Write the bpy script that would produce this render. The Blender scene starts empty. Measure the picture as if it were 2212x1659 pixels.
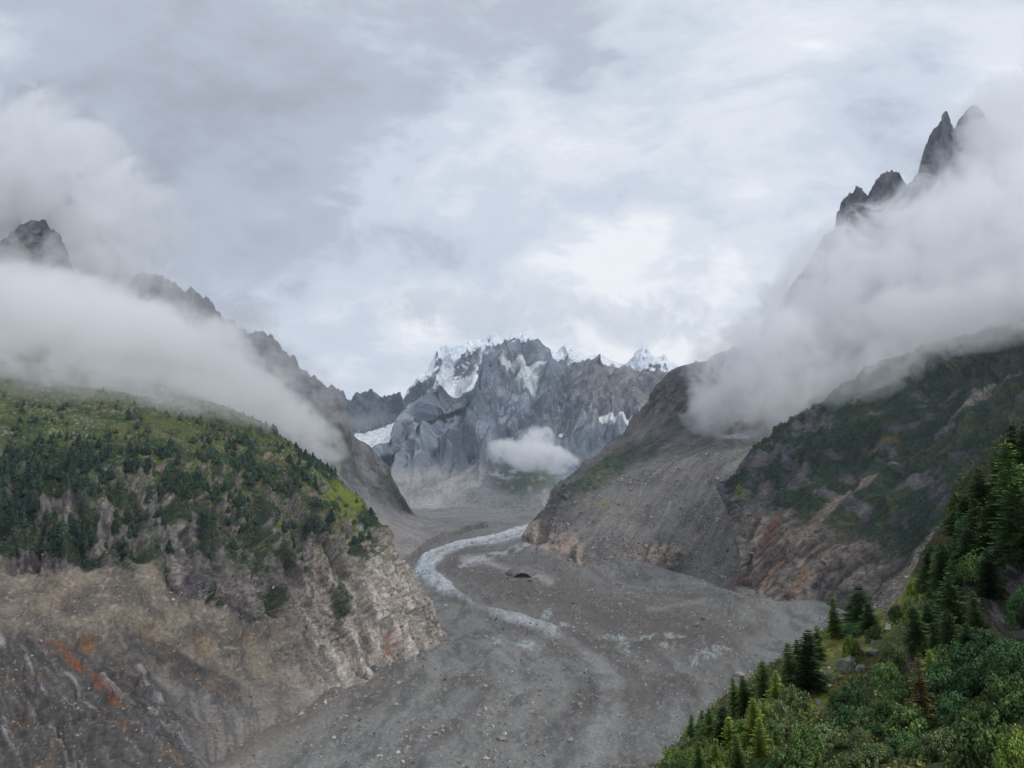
import bpy, math, random
from concurrent.futures import ThreadPoolExecutor
import numpy as np
from mathutils import Vector, Matrix
from mathutils.bvhtree import BVHTree

# ------------------------------------------------------------------ camera, world, sun, exposure
scene = bpy.context.scene
COL = scene.collection
random.seed(7)
RNG = np.random.default_rng(11)

PITCH = math.radians(7.55)
FPX = 1736.0                      # focal length in units of 1/2212 of the frame width
camd = bpy.data.cameras.new("camera")
cam = bpy.data.objects.new("camera", camd)
COL.objects.link(cam)
cam.location = (0, 0, 0)
cam.rotation_euler = (math.pi / 2 + PITCH, 0, 0)
camd.sensor_width = 36.0
camd.lens = 36.0 * FPX / 2212.0
camd.clip_start = 0.5
camd.clip_end = 60000.0
scene.camera = cam

SUN_EL, SUN_AZ = math.radians(42), math.radians(138)      # azimuth clockwise from +Y
world = bpy.data.worlds.new("World")
scene.world = world
world.use_nodes = True


def build_world():
    nt = world.node_tree
    N, L = nt.nodes, nt.links
    N.clear()
    out = N.new('ShaderNodeOutputWorld')
    sky = N.new('ShaderNodeTexSky')
    sky.sky_type = 'NISHITA'
    sky.sun_disc = False
    sky.sun_elevation = SUN_EL
    sky.sun_rotation = SUN_AZ
    sky.altitude = 1900
    bg = N.new('ShaderNodeBackground')
    bg.inputs['Strength'].default_value = 0.10
    L.new(sky.outputs[0], bg.inputs['Color'])
    tc = N.new('ShaderNodeTexCoord')
    D = tc.outputs['Generated']

    def math_(op, a, b=None, c=None, clamp=False):
        n = N.new('ShaderNodeMath'); n.operation = op; n.use_clamp = clamp
        for i, v in enumerate((a, b, c)):
            if v is None: continue
            if isinstance(v, (int, float)): n.inputs[i].default_value = v
            else: L.new(v, n.inputs[i])
        return n.outputs[0]

    def vmath(op, a, b=None, scale=None):
        n = N.new('ShaderNodeVectorMath'); n.operation = op
        for i, v in enumerate((a, b)):
            if v is None: continue
            if isinstance(v, (tuple, list)): n.inputs[i].default_value = v
            else: L.new(v, n.inputs[i])
        if scale is not None:
            if isinstance(scale, (int, float)): n.inputs['Scale'].default_value = scale
            else: L.new(scale, n.inputs['Scale'])
        return n.outputs['Value'] if op in ('DOT_PRODUCT', 'LENGTH') else n.outputs[0]

    def noise(vec, scale, detail, rough=0.5, dist=0.0):
        n = N.new('ShaderNodeTexNoise'); n.noise_dimensions = '3D'
        n.inputs['Scale'].default_value = scale
        n.inputs['Detail'].default_value = detail
        n.inputs['Roughness'].default_value = rough
        n.inputs['Distortion'].default_value = dist
        L.new(vec, n.inputs['Vector'])
        return n.outputs['Fac'] if 'Fac' in n.outputs else n.outputs[0]

    sep = N.new('ShaderNodeSeparateXYZ'); L.new(D, sep.inputs[0])
    z = sep.outputs['Z']
    # project the view direction on a cloud deck so that the clouds flatten towards the skyline
    den = math_('ADD', math_('MAXIMUM', z, 0.0), 0.55)
    inv = math_('DIVIDE', 1.0, den)
    P = vmath('SCALE', D, None, inv)
    mp = N.new('ShaderNodeMapping'); L.new(P, mp.inputs['Vector'])
    mp.inputs['Rotation'].default_value = (0, 0, math.radians(24))
    mp.inputs['Scale'].default_value = (1.0, 1.35, 1.6)
    P = mp.outputs[0]
    warp = N.new('ShaderNodeTexNoise'); warp.inputs['Scale'].default_value = 1.6; warp.inputs['Detail'].default_value = 3
    L.new(P, warp.inputs['Vector'])
    w = vmath('SCALE', vmath('SUBTRACT', warp.outputs['Color'], (0.5, 0.5, 0.5)), None, 0.30)
    PW = vmath('ADD', P, w)
    n1 = noise(PW, 1.7, 5, 0.52)
    n2 = noise(PW, 4.2, 7, 0.60)
    n3 = noise(PW, 12.0, 6, 0.62)
    base = math_('ADD', math_('MULTIPLY', math_('SUBTRACT', n1, 0.5), 1.25),
                 math_('ADD', math_('MULTIPLY', math_('SUBTRACT', n2, 0.5), 0.95),
                       math_('MULTIPLY', math_('SUBTRACT', n3, 0.5), 0.55)))

    def blob(px, py, rad, amt):
        d = pix_dir(px, py)
        n = vmath('DOT_PRODUCT', D, tuple(d))
        k = 1.0 / (rad * rad)
        g = math_('POWER', 2.718, math_('MULTIPLY', math_('SUBTRACT', n, 1.0), 2.0 * k))
        return math_('MULTIPLY', g, amt)

    tot = None
    for b in SKY_BLOBS:
        tot = blob(*b) if tot is None else math_('ADD', tot, blob(*b))
    tot = math_('ADD', base, math_('MULTIPLY', tot, math_('ADD', math_('MULTIPLY', n2, 1.1), 0.45)))
    v = math_('ADD', tot, 0.5, clamp=True)
    ramp = N.new('ShaderNodeValToRGB'); L.new(v, ramp.inputs[0])
    cr = ramp.color_ramp
    cr.interpolation = 'EASE'
    cr.elements[0].position = 0.05; cr.elements[0].color = (0.310, 0.322, 0.365, 1)
    cr.elements[1].position = 1.0; cr.elements[1].color = (0.90, 0.90, 0.90, 1)
    e = cr.elements.new(0.36); e.color = (0.418, 0.446, 0.508, 1)
    e = cr.elements.new(0.60); e.color = (0.585, 0.627, 0.695, 1)
    e = cr.elements.new(0.80); e.color = (0.715, 0.738, 0.78, 1)
    # below the horizon the overcast simply goes on, dimmer
    cl = N.new('ShaderNodeBackground'); L.new(ramp.outputs[0], cl.inputs['Color'])
    cl.inputs['Strength'].default_value = SKY_GAIN
    mix = N.new('ShaderNodeMixShader'); mix.inputs[0].default_value = 0.93
    L.new(bg.outputs[0], mix.inputs[1]); L.new(cl.outputs[0], mix.inputs[2])
    L.new(mix.outputs[0], out.inputs['Surface'])


def pix_dir(px, py):
    x = (px - 1106.0) / FPX
    y = (829.5 - py) / FPX
    d = Vector((x, math.cos(PITCH) - y * math.sin(PITCH), math.sin(PITCH) + y * math.cos(PITCH)))
    return d.normalized()


SKY_GAIN = 1.10
SKY_BLOBS = [(1250, 720, 0.32, 0.30), (1500, 640, 0.12, 0.10), (300, 230, 0.32, -0.30), (1180, 300, 0.16, 0.08), (2180, 160, 0.06, 0.25),
             (1180, 525, 0.050, 0.17), (1290, 560, 0.045, 0.13), (1130, 605, 0.075, -0.24), (1300, 625, 0.06, -0.16), (950, 590, 0.06, -0.10),
             (1030, 215, 0.05, 0.20), (1130, 195, 0.04, 0.14), (1330, 140, 0.13, -0.14), (450, 200, 0.12, -0.12), (140, 370, 0.03, 0.15),
             (1560, 585, 0.04, 0.18), (600, 480, 0.14, 0.10), (1400, 690, 0.10, 0.12), (900, 700, 0.12, 0.10), (1780, 170, 0.05, 0.10)]
build_world()

sund = bpy.data.lights.new("sun", 'SUN')
sund.energy = 1.5
sund.angle = math.radians(14)
sund.color = (1.0, 0.98, 0.96)
sun = bpy.data.objects.new("sun", sund)
COL.objects.link(sun)
_sd = Vector((math.sin(SUN_AZ) * math.cos(SUN_EL), math.cos(SUN_AZ) * math.cos(SUN_EL), math.sin(SUN_EL)))
sun.rotation_euler = _sd.to_track_quat('Z', 'Y').to_euler()
sun.location = _sd * 3000

vs = scene.view_settings
vs.view_transform = 'Standard'
vs.look = 'None'
vs.exposure = 0.2
vs.gamma = 1.0
vs.use_curve_mapping = False
cy = scene.cycles
cy.use_denoising = True
cy.max_bounces = 28
cy.diffuse_bounces = 2
cy.glossy_bounces = 1
cy.transmission_bounces = 2
cy.transparent_max_bounces = 8
cy.volume_bounces = 24
cy.volume_step_rate = 1.0
cy.volume_max_steps = 256
cy.use_adaptive_sampling = True
cy.adaptive_threshold = 0.02

# ------------------------------------------------------------------ geometry helpers
def at(px, py, Y):
    """A world point: the sight line through a pixel of the 2212x1659 picture, met at northing Y."""
    x = (px - 1106.0) / FPX
    y = (829.5 - py) / FPX
    dy = math.cos(PITCH) - y * math.sin(PITCH)
    k = Y / dy
    return np.array((x * k, Y, (math.sin(PITCH) + y * math.cos(PITCH)) * k))


def floor_z(Y):
    return -274.5 + 0.035 * Y


def on_floor(px, py):
    y = (829.5 - py) / FPX
    dy = math.cos(PITCH) - y * math.sin(PITCH)
    dz = math.sin(PITCH) + y * math.cos(PITCH)
    Y = 274.5 / (0.035 - dz / dy)
    return at(px, py, Y)


def F(px, py):
    return tuple(on_floor(px, py))


def proj(P):
    """Pixel coordinates (2212 wide) of world points; used only to look up where on a slope a patch of material lies."""
    x, y, z = P[:, 0], P[:, 1], P[:, 2]
    f = y * math.cos(PITCH) + z * math.sin(PITCH)
    u = -y * math.sin(PITCH) + z * math.cos(PITCH)
    f = np.maximum(f, 1.0)
    return 1106.0 + FPX * x / f, 829.5 - FPX * u / f


_perm = RNG.permutation(256).astype(np.int32)
PERM = np.concatenate([_perm, _perm, _perm])
_g = RNG.normal(size=(256, 3)).astype(np.float32)
GRAD = (_g / np.linalg.norm(_g, axis=1, keepdims=True)).astype(np.float32)
RND = RNG.random((256, 6)).astype(np.float32)


def _perlin(p):
    i = np.floor(p).astype(np.int32)
    f = (p - i).astype(np.float32)
    i &= 255
    u = f * f * f * (f * (f * 6 - 15) + 10)
    res = 0
    for dx in (0, 1):
        wx = u[:, 0] if dx else 1 - u[:, 0]
        hx = PERM[i[:, 0] + dx]
        for dy in (0, 1):
            wy = u[:, 1] if dy else 1 - u[:, 1]
            hy = PERM[hx + i[:, 1] + dy]
            for dz in (0, 1):
                wz = u[:, 2] if dz else 1 - u[:, 2]
                g = GRAD[PERM[hy + i[:, 2] + dz]]
                d = (f[:, 0] - dx) * g[:, 0] + (f[:, 1] - dy) * g[:, 1] + (f[:, 2] - dz) * g[:, 2]
                res = res + wx * wy * wz * d
    return res * 1.6


POOL = ThreadPoolExecutor(4)


def chunks(fn, p, *a):
    """Run a per-point function over four slices of the points at once."""
    if len(p) < 20000:
        return fn(p, *a)
    parts = list(POOL.map(lambda q: fn(q, *a), np.array_split(p, 8)))
    if isinstance(parts[0], tuple):
        return tuple(np.concatenate(z) for z in zip(*parts))
    return np.concatenate(parts)


def perlin(p):
    return chunks(_perlin, np.asarray(p, dtype=np.float32))


def fbm(p, octaves=4, lac=2.03, gain=0.5):
    return chunks(_fbm, np.asarray(p, dtype=np.float32), octaves, lac, gain)


def _fbm(p, octaves, lac, gain):
    a, s, r = 1.0, 0.0, 0
    for _ in range(octaves):
        r = r + a * _perlin(p)
        s += a
        a *= gain
        p = p * lac + 17.3
    return r / s * 1.3


def ridged(p, octaves=4, lac=2.05, gain=0.55):
    return chunks(_ridged, np.asarray(p, dtype=np.float32), octaves, lac, gain)


def _ridged(p, octaves, lac, gain):
    a, s, r, w = 1.0, 0.0, 0, 1.0
    for _ in range(octaves):
        n = 1 - np.abs(_perlin(p)) * 1.4
        n = np.clip(n, 0, 1) ** 2
        r = r + a * n * w
        w = np.clip(n * 1.6, 0, 1)
        s += a
        a *= gain
        p = p * lac + 9.1
    return r / s


def facets(p, seed=0):
    """Fractured rock: the nearest cell gives a tilted plane. Returns (height -1..1, random per cell, edge distance)."""
    return chunks(_facets, np.asarray(p, dtype=np.float32) + np.float32(seed * 13.7))


def _facets(p):
    i = np.floor(p).astype(np.int32)
    n = len(p)
    best = np.full(n, 9.0, np.float32)
    second = np.full(n, 9.0, np.float32)
    hid = np.zeros(n, np.int32)
    off = np.zeros((n, 3), np.float32)
    for dx in (-1, 0, 1):
        hx = PERM[(i[:, 0] + dx) & 255]
        for dy in (-1, 0, 1):
            hy = PERM[hx + ((i[:, 1] + dy) & 255)]
            for dz in (-1, 0, 1):
                h = PERM[hy + ((i[:, 2] + dz) & 255)]
                q = (i + np.array((dx, dy, dz), np.int32)) + RND[h, :3] - p
                d = (q * q).sum(1)
                m = d < best
                second = np.where(m, best, np.minimum(second, d))
                best = np.where(m, d, best)
                hid = np.where(m, h, hid)
                off[m] = q[m]
    tilt = (GRAD[hid] * off).sum(1)
    return tilt * 0.9 + (RND[hid, 3] - 0.5), RND[hid, 4], np.sqrt(second) - np.sqrt(best)


def cracks(p):
    """Narrow clefts, 1 on the line of the cleft."""
    w = np.clip(1 - np.abs(perlin(p)) * 7, 0, 1)
    return w * w


def smooth(a, b, x):
    t = np.clip((x - a) / (b - a), 0, 1)
    return t * t * (3 - 2 * t)


def lerp3(a, b, m):
    return a + (b - a) * m[:, None]


def C(r, g, b):
    """sRGB 0-255 of the surface itself to linear."""
    c = np.array((r, g, b)) / 255.0
    return np.where(c <= 0.04045, c / 12.92, ((c + 0.055) / 1.055) ** 2.4).astype(np.float32)


def catmull(ctrl, s_ctrl, s):
    """Cubic (finite-difference, slightly tightened) interpolation of control points at parameters s."""
    ctrl = np.asarray(ctrl, float)
    s_ctrl = np.asarray(s_ctrl, float)
    n = len(ctrl)
    m = np.zeros_like(ctrl)
    for k in range(n):
        if k == 0: m[k] = (ctrl[1] - ctrl[0]) / (s_ctrl[1] - s_ctrl[0])
        elif k == n - 1: m[k] = (ctrl[-1] - ctrl[-2]) / (s_ctrl[-1] - s_ctrl[-2])
        else:
            m[k] = 0.5 * ((ctrl[k + 1] - ctrl[k]) / (s_ctrl[k + 1] - s_ctrl[k]) + (ctrl[k] - ctrl[k - 1]) / (s_ctrl[k] - s_ctrl[k - 1]))
    m *= 0.85
    k = np.clip(np.searchsorted(s_ctrl, s, side='right') - 1, 0, n - 2)
    h = s_ctrl[k + 1] - s_ctrl[k]
    t = (s - s_ctrl[k]) / h
    t2, t3 = t * t, t * t * t
    sh = (slice(None),) + (None,) * (ctrl.ndim - 1)
    return ((2 * t3 - 3 * t2 + 1)[sh] * ctrl[k] + (t3 - 2 * t2 + t)[sh] * h[sh] * m[k]
            + (-2 * t3 + 3 * t2)[sh] * ctrl[k + 1] + (t3 - t2)[sh] * h[sh] * m[k + 1])


def loft(levels, nu, nv, pre=(), post=(), tw=None):
    """levels: list of level lines, each a list of (px,py,Y) or world np.array points, all running the same way.
    pre/post: world offsets for extra ribs beyond the first/last rib. Returns P (nv,nu,3), U, V."""
    rows = []
    s = np.linspace(0, 1, nu)
    npre, npost = len(pre), len(post)
    lines = [np.array([np.asarray(p, float) if isinstance(p, np.ndarray) else at(*p) for p in lv]) for lv in levels]
    even = len({len(l) for l in lines}) == 1
    if even:                                                   # same number of points everywhere: share the mean chord lengths
        ch = np.mean([np.concatenate([[0], np.cumsum(np.linalg.norm(np.diff(l, axis=0), axis=1))]) / np.linalg.norm(np.diff(l, axis=0), axis=1).sum() for l in lines], axis=0)
    for pts in lines:
        pts = list(pts)
        px = proj(np.array(pts))[0]
        sc = ch if even else (px - px[0]) / (px[-1] - px[0])
        sc = np.maximum.accumulate(sc + np.arange(len(sc)) * 1e-4)
        lo, hi = 0.12 * npre, 1 - 0.12 * npost
        sc = lo + (hi - lo) * sc / sc[-1]
        if npre:
            pts = [pts[0] + np.array(o, float) for o in pre] + pts
            sc = np.concatenate([np.arange(npre) * 0.12, sc])
        if npost:
            pts = pts + [pts[-1] + np.array(o, float) for o in post]
            sc = np.concatenate([sc, hi + (np.arange(npost) + 1) * 0.12])
        rows.append(catmull(np.array(pts), sc, s))
    rows = np.array(rows)                                     # (nl, nu, 3)
    tc = np.linspace(0, 1, len(levels)) if tw is None else np.array(tw, float)
    t = np.linspace(0, 1, nv)
    P = catmull(rows, tc, t)
    U, V = np.meshgrid(s, t * (len(levels) - 1) if tw is None else t)
    return P, U, V


def grid_normals(P):
    du = np.gradient(P, axis=1)
    dv = np.gradient(P, axis=0)
    n = np.cross(du, dv)
    return n / np.maximum(np.linalg.norm(n, axis=2, keepdims=True), 1e-9)


def grid_faces(nv, nu):
    i = np.arange((nv - 1) * (nu - 1))
    r, c = i // (nu - 1), i % (nu - 1)
    a = r * nu + c
    return np.stack([a, a + 1, a + nu + 1, a + nu], 1)


def make_mesh(name, verts, faces, mat, cols=None, smooth_shade=True):
    verts = np.asarray(verts, np.float32).reshape(-1, 3)
    faces = np.asarray(faces, np.int32)
    k = faces.shape[1]
    me = bpy.data.meshes.new(name)
    me.vertices.add(len(verts))
    me.vertices.foreach_set('co', verts.ravel())
    me.loops.add(faces.size)
    me.loops.foreach_set('vertex_index', faces.ravel())
    me.polygons.add(len(faces))
    me.polygons.foreach_set('loop_start', np.arange(len(faces), dtype=np.int32) * k)
    me.polygons.foreach_set('use_smooth', np.full(len(faces), smooth_shade, dtype=bool))
    me.update(calc_edges=True)
    if cols is not None:
        c = np.ones((len(verts), 4), np.float32)
        c[:, :3] = np.clip(cols, 0, 1)
        a = me.attributes.new('col', 'FLOAT_COLOR', 'POINT')
        a.data.foreach_set('color', c.ravel())
    if mat is not None:
        me.materials.append(mat)
    return me


def tag(o, label=None, cat=None, group=None, kind=None):
    if label: o['label'] = label
    if cat: o['category'] = cat
    if group: o['group'] = group
    if kind: o['kind'] = kind
    return o


def add(name, me, parent=None, loc=None):
    o = bpy.data.objects.new(name, me)
    COL.objects.link(o)
    if parent is not None: o.parent = parent
    if loc is not None: o.location = loc
    return o


# ------------------------------------------------------------------ materials
def surf_mat(name, fine=1.0, var=0.35, bump=0.6, bump_scale=0.5, rough=0.92, spec=0.25, attr=True, color=None, gain=0.84):
    """Colour from the mesh's own material map, broken up by fine grain, with fine relief. fine: grain size in metres."""
    m = bpy.data.materials.new(name)
    m.use_nodes = True
    nt = m.node_tree
    N, L = nt.nodes, nt.links
    b = N['Principled BSDF']
    b.inputs['Roughness'].default_value = rough
    b.inputs['Specular IOR Level'].default_value = spec
    g = N.new('ShaderNodeNewGeometry')
    ns = N.new('ShaderNodeTexNoise'); ns.inputs['Scale'].default_value = 1.0 / fine
    ns.inputs['Detail'].default_value = 5; ns.inputs['Roughness'].default_value = 0.65
    L.new(g.outputs['Position'], ns.inputs['Vector'])
    mr = N.new('ShaderNodeMapRange'); L.new(ns.outputs[0], mr.inputs[0])
    mr.inputs[1].default_value = 0.25; mr.inputs[2].default_value = 0.75
    mr.inputs[3].default_value = gain * (1 - var); mr.inputs[4].default_value = gain * (1 + var)
    mx = N.new('ShaderNodeVectorMath'); mx.operation = 'SCALE'
    if attr:
        a = N.new('ShaderNodeAttribute'); a.attribute_name = 'col'
        L.new(a.outputs['Color'], mx.inputs[0])
    else:
        mx.inputs[0].default_value = color
    L.new(mr.outputs[0], mx.inputs['Scale'])
    L.new(mx.outputs[0], b.inputs['Base Color'])
    if bump:
        bp = N.new('ShaderNodeBump'); bp.inputs['Strength'].default_value = bump
        bp.inputs['Distance'].default_value = bump_scale
        L.new(ns.outputs[0], bp.inputs['Height'])
        L.new(bp.outputs[0], b.inputs['Normal'])
    return m


M_NEAR = surf_mat('mountain_rock', fine=4.0, var=0.46, bump=1.0, bump_scale=2.8)
M_MID = surf_mat('slope_rock', fine=6.0, var=0.44, bump=1.0, bump_scale=4.5, gain=0.88)
M_FAR = surf_mat('distant_rock', fine=22.0, var=0.32, bump=1.0, bump_scale=16.0, gain=1.02)
M_ICE = surf_mat('glacier_surface', fine=3.2, var=0.40, bump=1.0, bump_scale=1.9, rough=0.85, gain=0.79)
M_HILL = surf_mat('hillside_soil', fine=0.6, var=0.5, bump=0.8, bump_scale=0.3)


def streak(px, py, pts, w):
    """1 near a polyline in picture coordinates, falling off over w; w may be per-point."""
    d = np.full(len(px), 1e9)
    pts = np.array(pts, float)
    for a, b in zip(pts[:-1], pts[1:]):
        ab = b[:2] - a[:2]
        t = np.clip(((px - a[0]) * ab[0] + (py - a[1]) * ab[1]) / (ab @ ab), 0, 1)
        wd = (a[2] + (b[2] - a[2]) * t) if len(a) > 2 else w
        dd = np.hypot(px - a[0] - t * ab[0], py - a[1] - t * ab[1]) / wd
        d = np.minimum(d, dd)
    return d


def blobm(px, py, cx, cy, rx, ry, ang=0):
    c, s = math.cos(math.radians(ang)), math.sin(math.radians(ang))
    dx, dy = px - cx, py - cy
    return np.sqrt(((c * dx + s * dy) / rx) ** 2 + ((-s * dx + c * dy) / ry) ** 2)


def flat(P):
    return P.reshape(-1, 3)

# ------------------------------------------------------------------ valley floor: debris-covered glacier
ICE_LINE = [(1165, 1140, 9), (1120, 1152, 12), (1060, 1168, 13), (1000, 1182, 13), (955, 1196, 14), (925, 1213, 19), (917, 1232, 24), (930, 1252, 22),
            (962, 1276, 16), (990, 1293, 8), (1035, 1322, 6), (1075, 1334, 9), (1120, 1347, 13), (1165, 1362, 13), (1195, 1374, 10)]
ICE_TAIL = [(1195, 1374, 12), (1240, 1398, 14), (1285, 1432, 18), (1312, 1465, 22), (1322, 1500, 26), (1310, 1550, 34), (1280, 1600, 40), (1250, 1680, 46)]
ICE_SIDE = [(905, 1212, 3), (935, 1196, 3), (985, 1184, 3), (1040, 1168, 4), (1100, 1150, 4), (1165, 1130, 5)]
WHITE_PATCHES = [(1345, 1405, 16, 10, 30), (1390, 1392, 34, 5, -5), (1325, 1390, 40, 4, 5), (1455, 1392, 26, 5, 8), (1440, 1408, 22, 4, 10),
                 (1530, 1434, 34, 9, 8), (1500, 1440, 16, 6, 40), (1555, 1424, 40, 6, 10), (1180, 1340, 14, 10, -40), (1222, 1358, 14, 6, 0),
                 (1200, 1368, 16, 3, 10), (1072, 1390, 9, 14, 0), (1130, 1398, 30, 8, 15), (1148, 1404, 20, 5, 10)]


def build_floor():
    nu, nv = 540, 450
    t = np.linspace(0, 1, nv)
    Yv = 330 * (7600 / 330.0) ** t
    s = np.linspace(-1, 1, nu)
    sx = np.sign(s) * (0.55 * np.abs(s) + 0.45 * np.abs(s) ** 3)
    Yg = np.repeat(Yv[:, None], nu, 1)
    Xg = sx[None, :] * (Yg * 0.62 + 260) + Yg * 0.03 + 40
    P = np.stack([Xg, Yg, floor_z(Yg)], 2)
    f = flat(P).copy()
    px, py = proj(f)
    wob = fbm(f / 60.0, 3)
    wx, wy = px + wob * 6, py + fbm(f / 45.0 + 50, 3) * 4
    flow = np.array([F(*q) for q in [(1500, 1105), (1165, 1140), (1000, 1182), (915, 1232), (962, 1276), (1035, 1322), (1165, 1362), (1285, 1432), (1322, 1500), (1310, 1550), (1250, 1680), (1150, 1900)]])[:, :2]
    dl, sa, acc = np.full(len(f), 1e9), np.zeros(len(f)), 0.0
    for a, b in zip(flow[:-1], flow[1:]):
        ab = b - a
        L_ = np.linalg.norm(ab)
        t_ = np.clip(((f[:, :2] - a) @ ab) / (L_ * L_), 0, 1)
        dv = f[:, :2] - a - t_[:, None] * ab
        dd = np.linalg.norm(dv, axis=1)
        sg = np.sign(ab[0] * dv[:, 1] - ab[1] * dv[:, 0])
        m_ = dd < np.abs(dl)
        dl = np.where(m_, dd * sg, dl)
        sa = np.where(m_, acc + t_ * L_, sa)
        acc += L_
    band = fbm(np.stack([dl / 34.0 + wob * .3, sa / 1100.0, sa * 0], 1), 4)
    band2 = fbm(np.stack([dl / 12.0 + wob, sa / 260.0, sa * 0 + 9], 1), 4)
    apron = np.zeros(len(f))
    for toe, hgt, rng_ in (([(-330, 2050), (-100, 1950), (160, 1850), (410, 1735), (575, 1630), (700, 1545), (850, 1482), (968, 1405)], 16, 60),
                           ([(1128, 1192), (1235, 1258), (1380, 1240), (1530, 1297), (1622, 1340), (1755, 1338), (1850, 1375), (2000, 1480)], 30, 75)):
        w_ = np.array([F(*q) for q in toe])[:, :2]
        d_ = streak(f[:, 0], f[:, 1], w_, 1.0) if False else np.min([np.hypot(*(f[:, :2] - a - np.clip(((f[:, :2] - a) @ (b - a)) / ((b - a) @ (b - a)), 0, 1)[:, None] * (b - a)).T) for a, b in zip(w_[:-1], w_[1:])], axis=0)
        apron = np.maximum(apron, hgt * np.exp(-(d_ / rng_) ** 1.3))
    ice = np.clip(1.15 - streak(wx, wy, ICE_LINE, 0), 0, 1)
    ice = smooth(0.05, 0.6, ice)
    tail = smooth(0.0, 0.8, 1.1 - streak(wx, wy, ICE_TAIL, 0)) * (0.5 + 0.6 * fbm(f / 18, 4))
    side = smooth(0.0, 0.8, 1.15 - streak(wx, wy, ICE_SIDE, 0))
    core = np.exp(-np.minimum(streak(px, py, [(1000, 1300), (1080, 1330), (1190, 1372), (1290, 1432), (1322, 1500), (1300, 1560), (1250, 1700)], 60), 9) ** 2)
    swell = np.exp(-streak(px, py, [(1010, 1215), (1100, 1265), (1230, 1310), (1330, 1345), (1470, 1370), (1560, 1400)], 55) ** 2)
    z = 0.0
    big = fbm(f / np.array((240, 420, 300)), 4)
    z = z + big * 9.0 + fbm(f / 60.0 + 5, 4) * 3.2 + fbm(f / 14.0 + 9, 4) * 1.1 + fbm(f / 4.5 + 3, 3) * 0.5
    lon = ridged(np.stack([(f[:, 0] + f[:, 1] * 0.16) / 55.0, f[:, 1] / 520.0, f[:, 2] * 0], 1), 3)
    z = z + (lon - 0.4) * 4.0 * smooth(2600, 1500, f[:, 1])
    crev = ridged(f / np.array((16.0, 30.0, 30.0)), 3)
    z = z + apron + band * 2.6 * smooth(3200, 2200, f[:, 1]) + band2 * 1.2
    z = z + swell * 12.0 + core * 4 + ice * 5.0 + ice * crev * 3.0 + side * 2.0
    hf = facets(f / 9.0)[0]
    z = z + hf * 0.5
    # moraine apron and basin steps beyond the bend
    far = smooth(3200, 4600, f[:, 1])
    z = z + far * (fbm(f / 160.0 + 21, 4) * 18 + ridged(f / 260.0, 3) * 10)
    out = f.copy()
    out[:, 2] += z
    # colour of the surfaces
    gr = C(139, 138, 133)
    n1 = fbm(f / 130.0 + 31, 4)
    n2 = fbm(f / np.array((22.0, 70.0, 30.0)) + 77, 4)
    n3 = fbm(f / 5.0 + 11, 3)
    col = np.repeat(gr[None], len(f), 0)
    col = lerp3(col, C(113, 109, 102), smooth(-0.05, 0.4, n1 + 0.5 * n2) * 0.85)
    col = lerp3(col, C(107, 108, 107), smooth(0.0, 0.4, n2 - 0.4 * n1) * 0.8)
    col = lerp3(col, C(96, 90, 86), smooth(0.0, 0.45, band + .4 * n1) * 0.5)
    col = lerp3(col, C(164, 163, 157), smooth(0.1, 0.6, -band + .6 * band2) * 0.35)
    col = lerp3(col, C(138, 126, 114), smooth(4, 22, apron) * smooth(60, -60, f[:, 0] + 160) * .7)
    col = lerp3(col, C(106, 98, 91), np.clip(swell * 1.1, 0, 1) * 0.85)
    col = lerp3(col, C(176, 171, 164), smooth(0.2, 0.6, n3 + 0.3 * n2) * 0.5)
    col = lerp3(col, C(100, 97, 96), smooth(0.2, 0.6, -n3 + 0.2 * n2) * 0.5)
    col = lerp3(col, C(163, 161, 160), far * 0.6 * smooth(-0.3, 0.4, n2))
    icec = lerp3(np.repeat(C(226, 229, 232)[None], len(f), 0), C(166, 178, 184), smooth(0.35, 0.75, crev) * 0.75)
    icec = lerp3(icec, C(186, 184, 184), smooth(0.0, 0.45, fbm(np.stack([dl / 7.0, sa / 60.0, sa * 0], 1), 3)) * 0.75)
    blue = np.exp(-blobm(px, py, 918, 1240, 26, 20) ** 2)
    icec = lerp3(icec, C(182, 212, 218), blue * 0.7)
    col = lerp3(col, icec, np.clip(ice * (0.85 + 0.5 * n2), 0, 1) * np.where(py > 1285, 0.62 - .42 * np.exp(-((px - 1030) / 38.0) ** 2), 0.92))
    col = lerp3(col, C(192, 191, 192), np.clip(tail, 0, 1) * 0.42)
    col = lerp3(col, C(226, 226, 228), np.clip(side, 0, 1) * 0.7)
    stripe = smooth(0.4, 0.0, np.abs(streak(px, py, [(915, 1216), (960, 1197), (1020, 1184), (1080, 1168), (1160, 1146)], 5))) * 0.55
    col = lerp3(col, C(120, 118, 118), stripe)
    for k, (cx, cy_, rx, ry, an) in enumerate(WHITE_PATCHES):
        m = blobm(px + fbm(f / 9 + k, 3) * 14, py + fbm(f / 7 + 40 + k, 3) * 7, cx, cy_, rx, ry, an)
        mm = smooth(1.15, 0.45, m) * smooth(-0.35, 0.15, fbm(f / 5.0 + 60, 3))
        col = lerp3(col, C(190, 202, 199), mm * 0.75)
    # grey streams of fine silt lying along the glacier
    silt = np.exp(-streak(wx, wy, [(1000, 1218), (1055, 1228), (1085, 1245), (1150, 1262), (1190, 1275)], 8) ** 2)
    col = lerp3(col, C(190, 187, 186), silt * 0.6)
    silt2 = np.exp(-streak(wx, wy, [(1160, 1200), (1090, 1205), (1040, 1218), (1000, 1235)], 9) ** 2) * smooth(-0.2, 0.3, n2)
    col = lerp3(col, C(205, 205, 208), silt2 * 0.7)
    lnt = np.exp(-streak(wx, wy, [(1400, 1338), (1450, 1330), (1520, 1322)], 5) ** 2)
    col = lerp3(col, C(160, 150, 138), lnt * 0.7)
    me = make_mesh('glacier', out, grid_faces(nv, nu), M_ICE, col)
    o = add('glacier', me)
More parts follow.
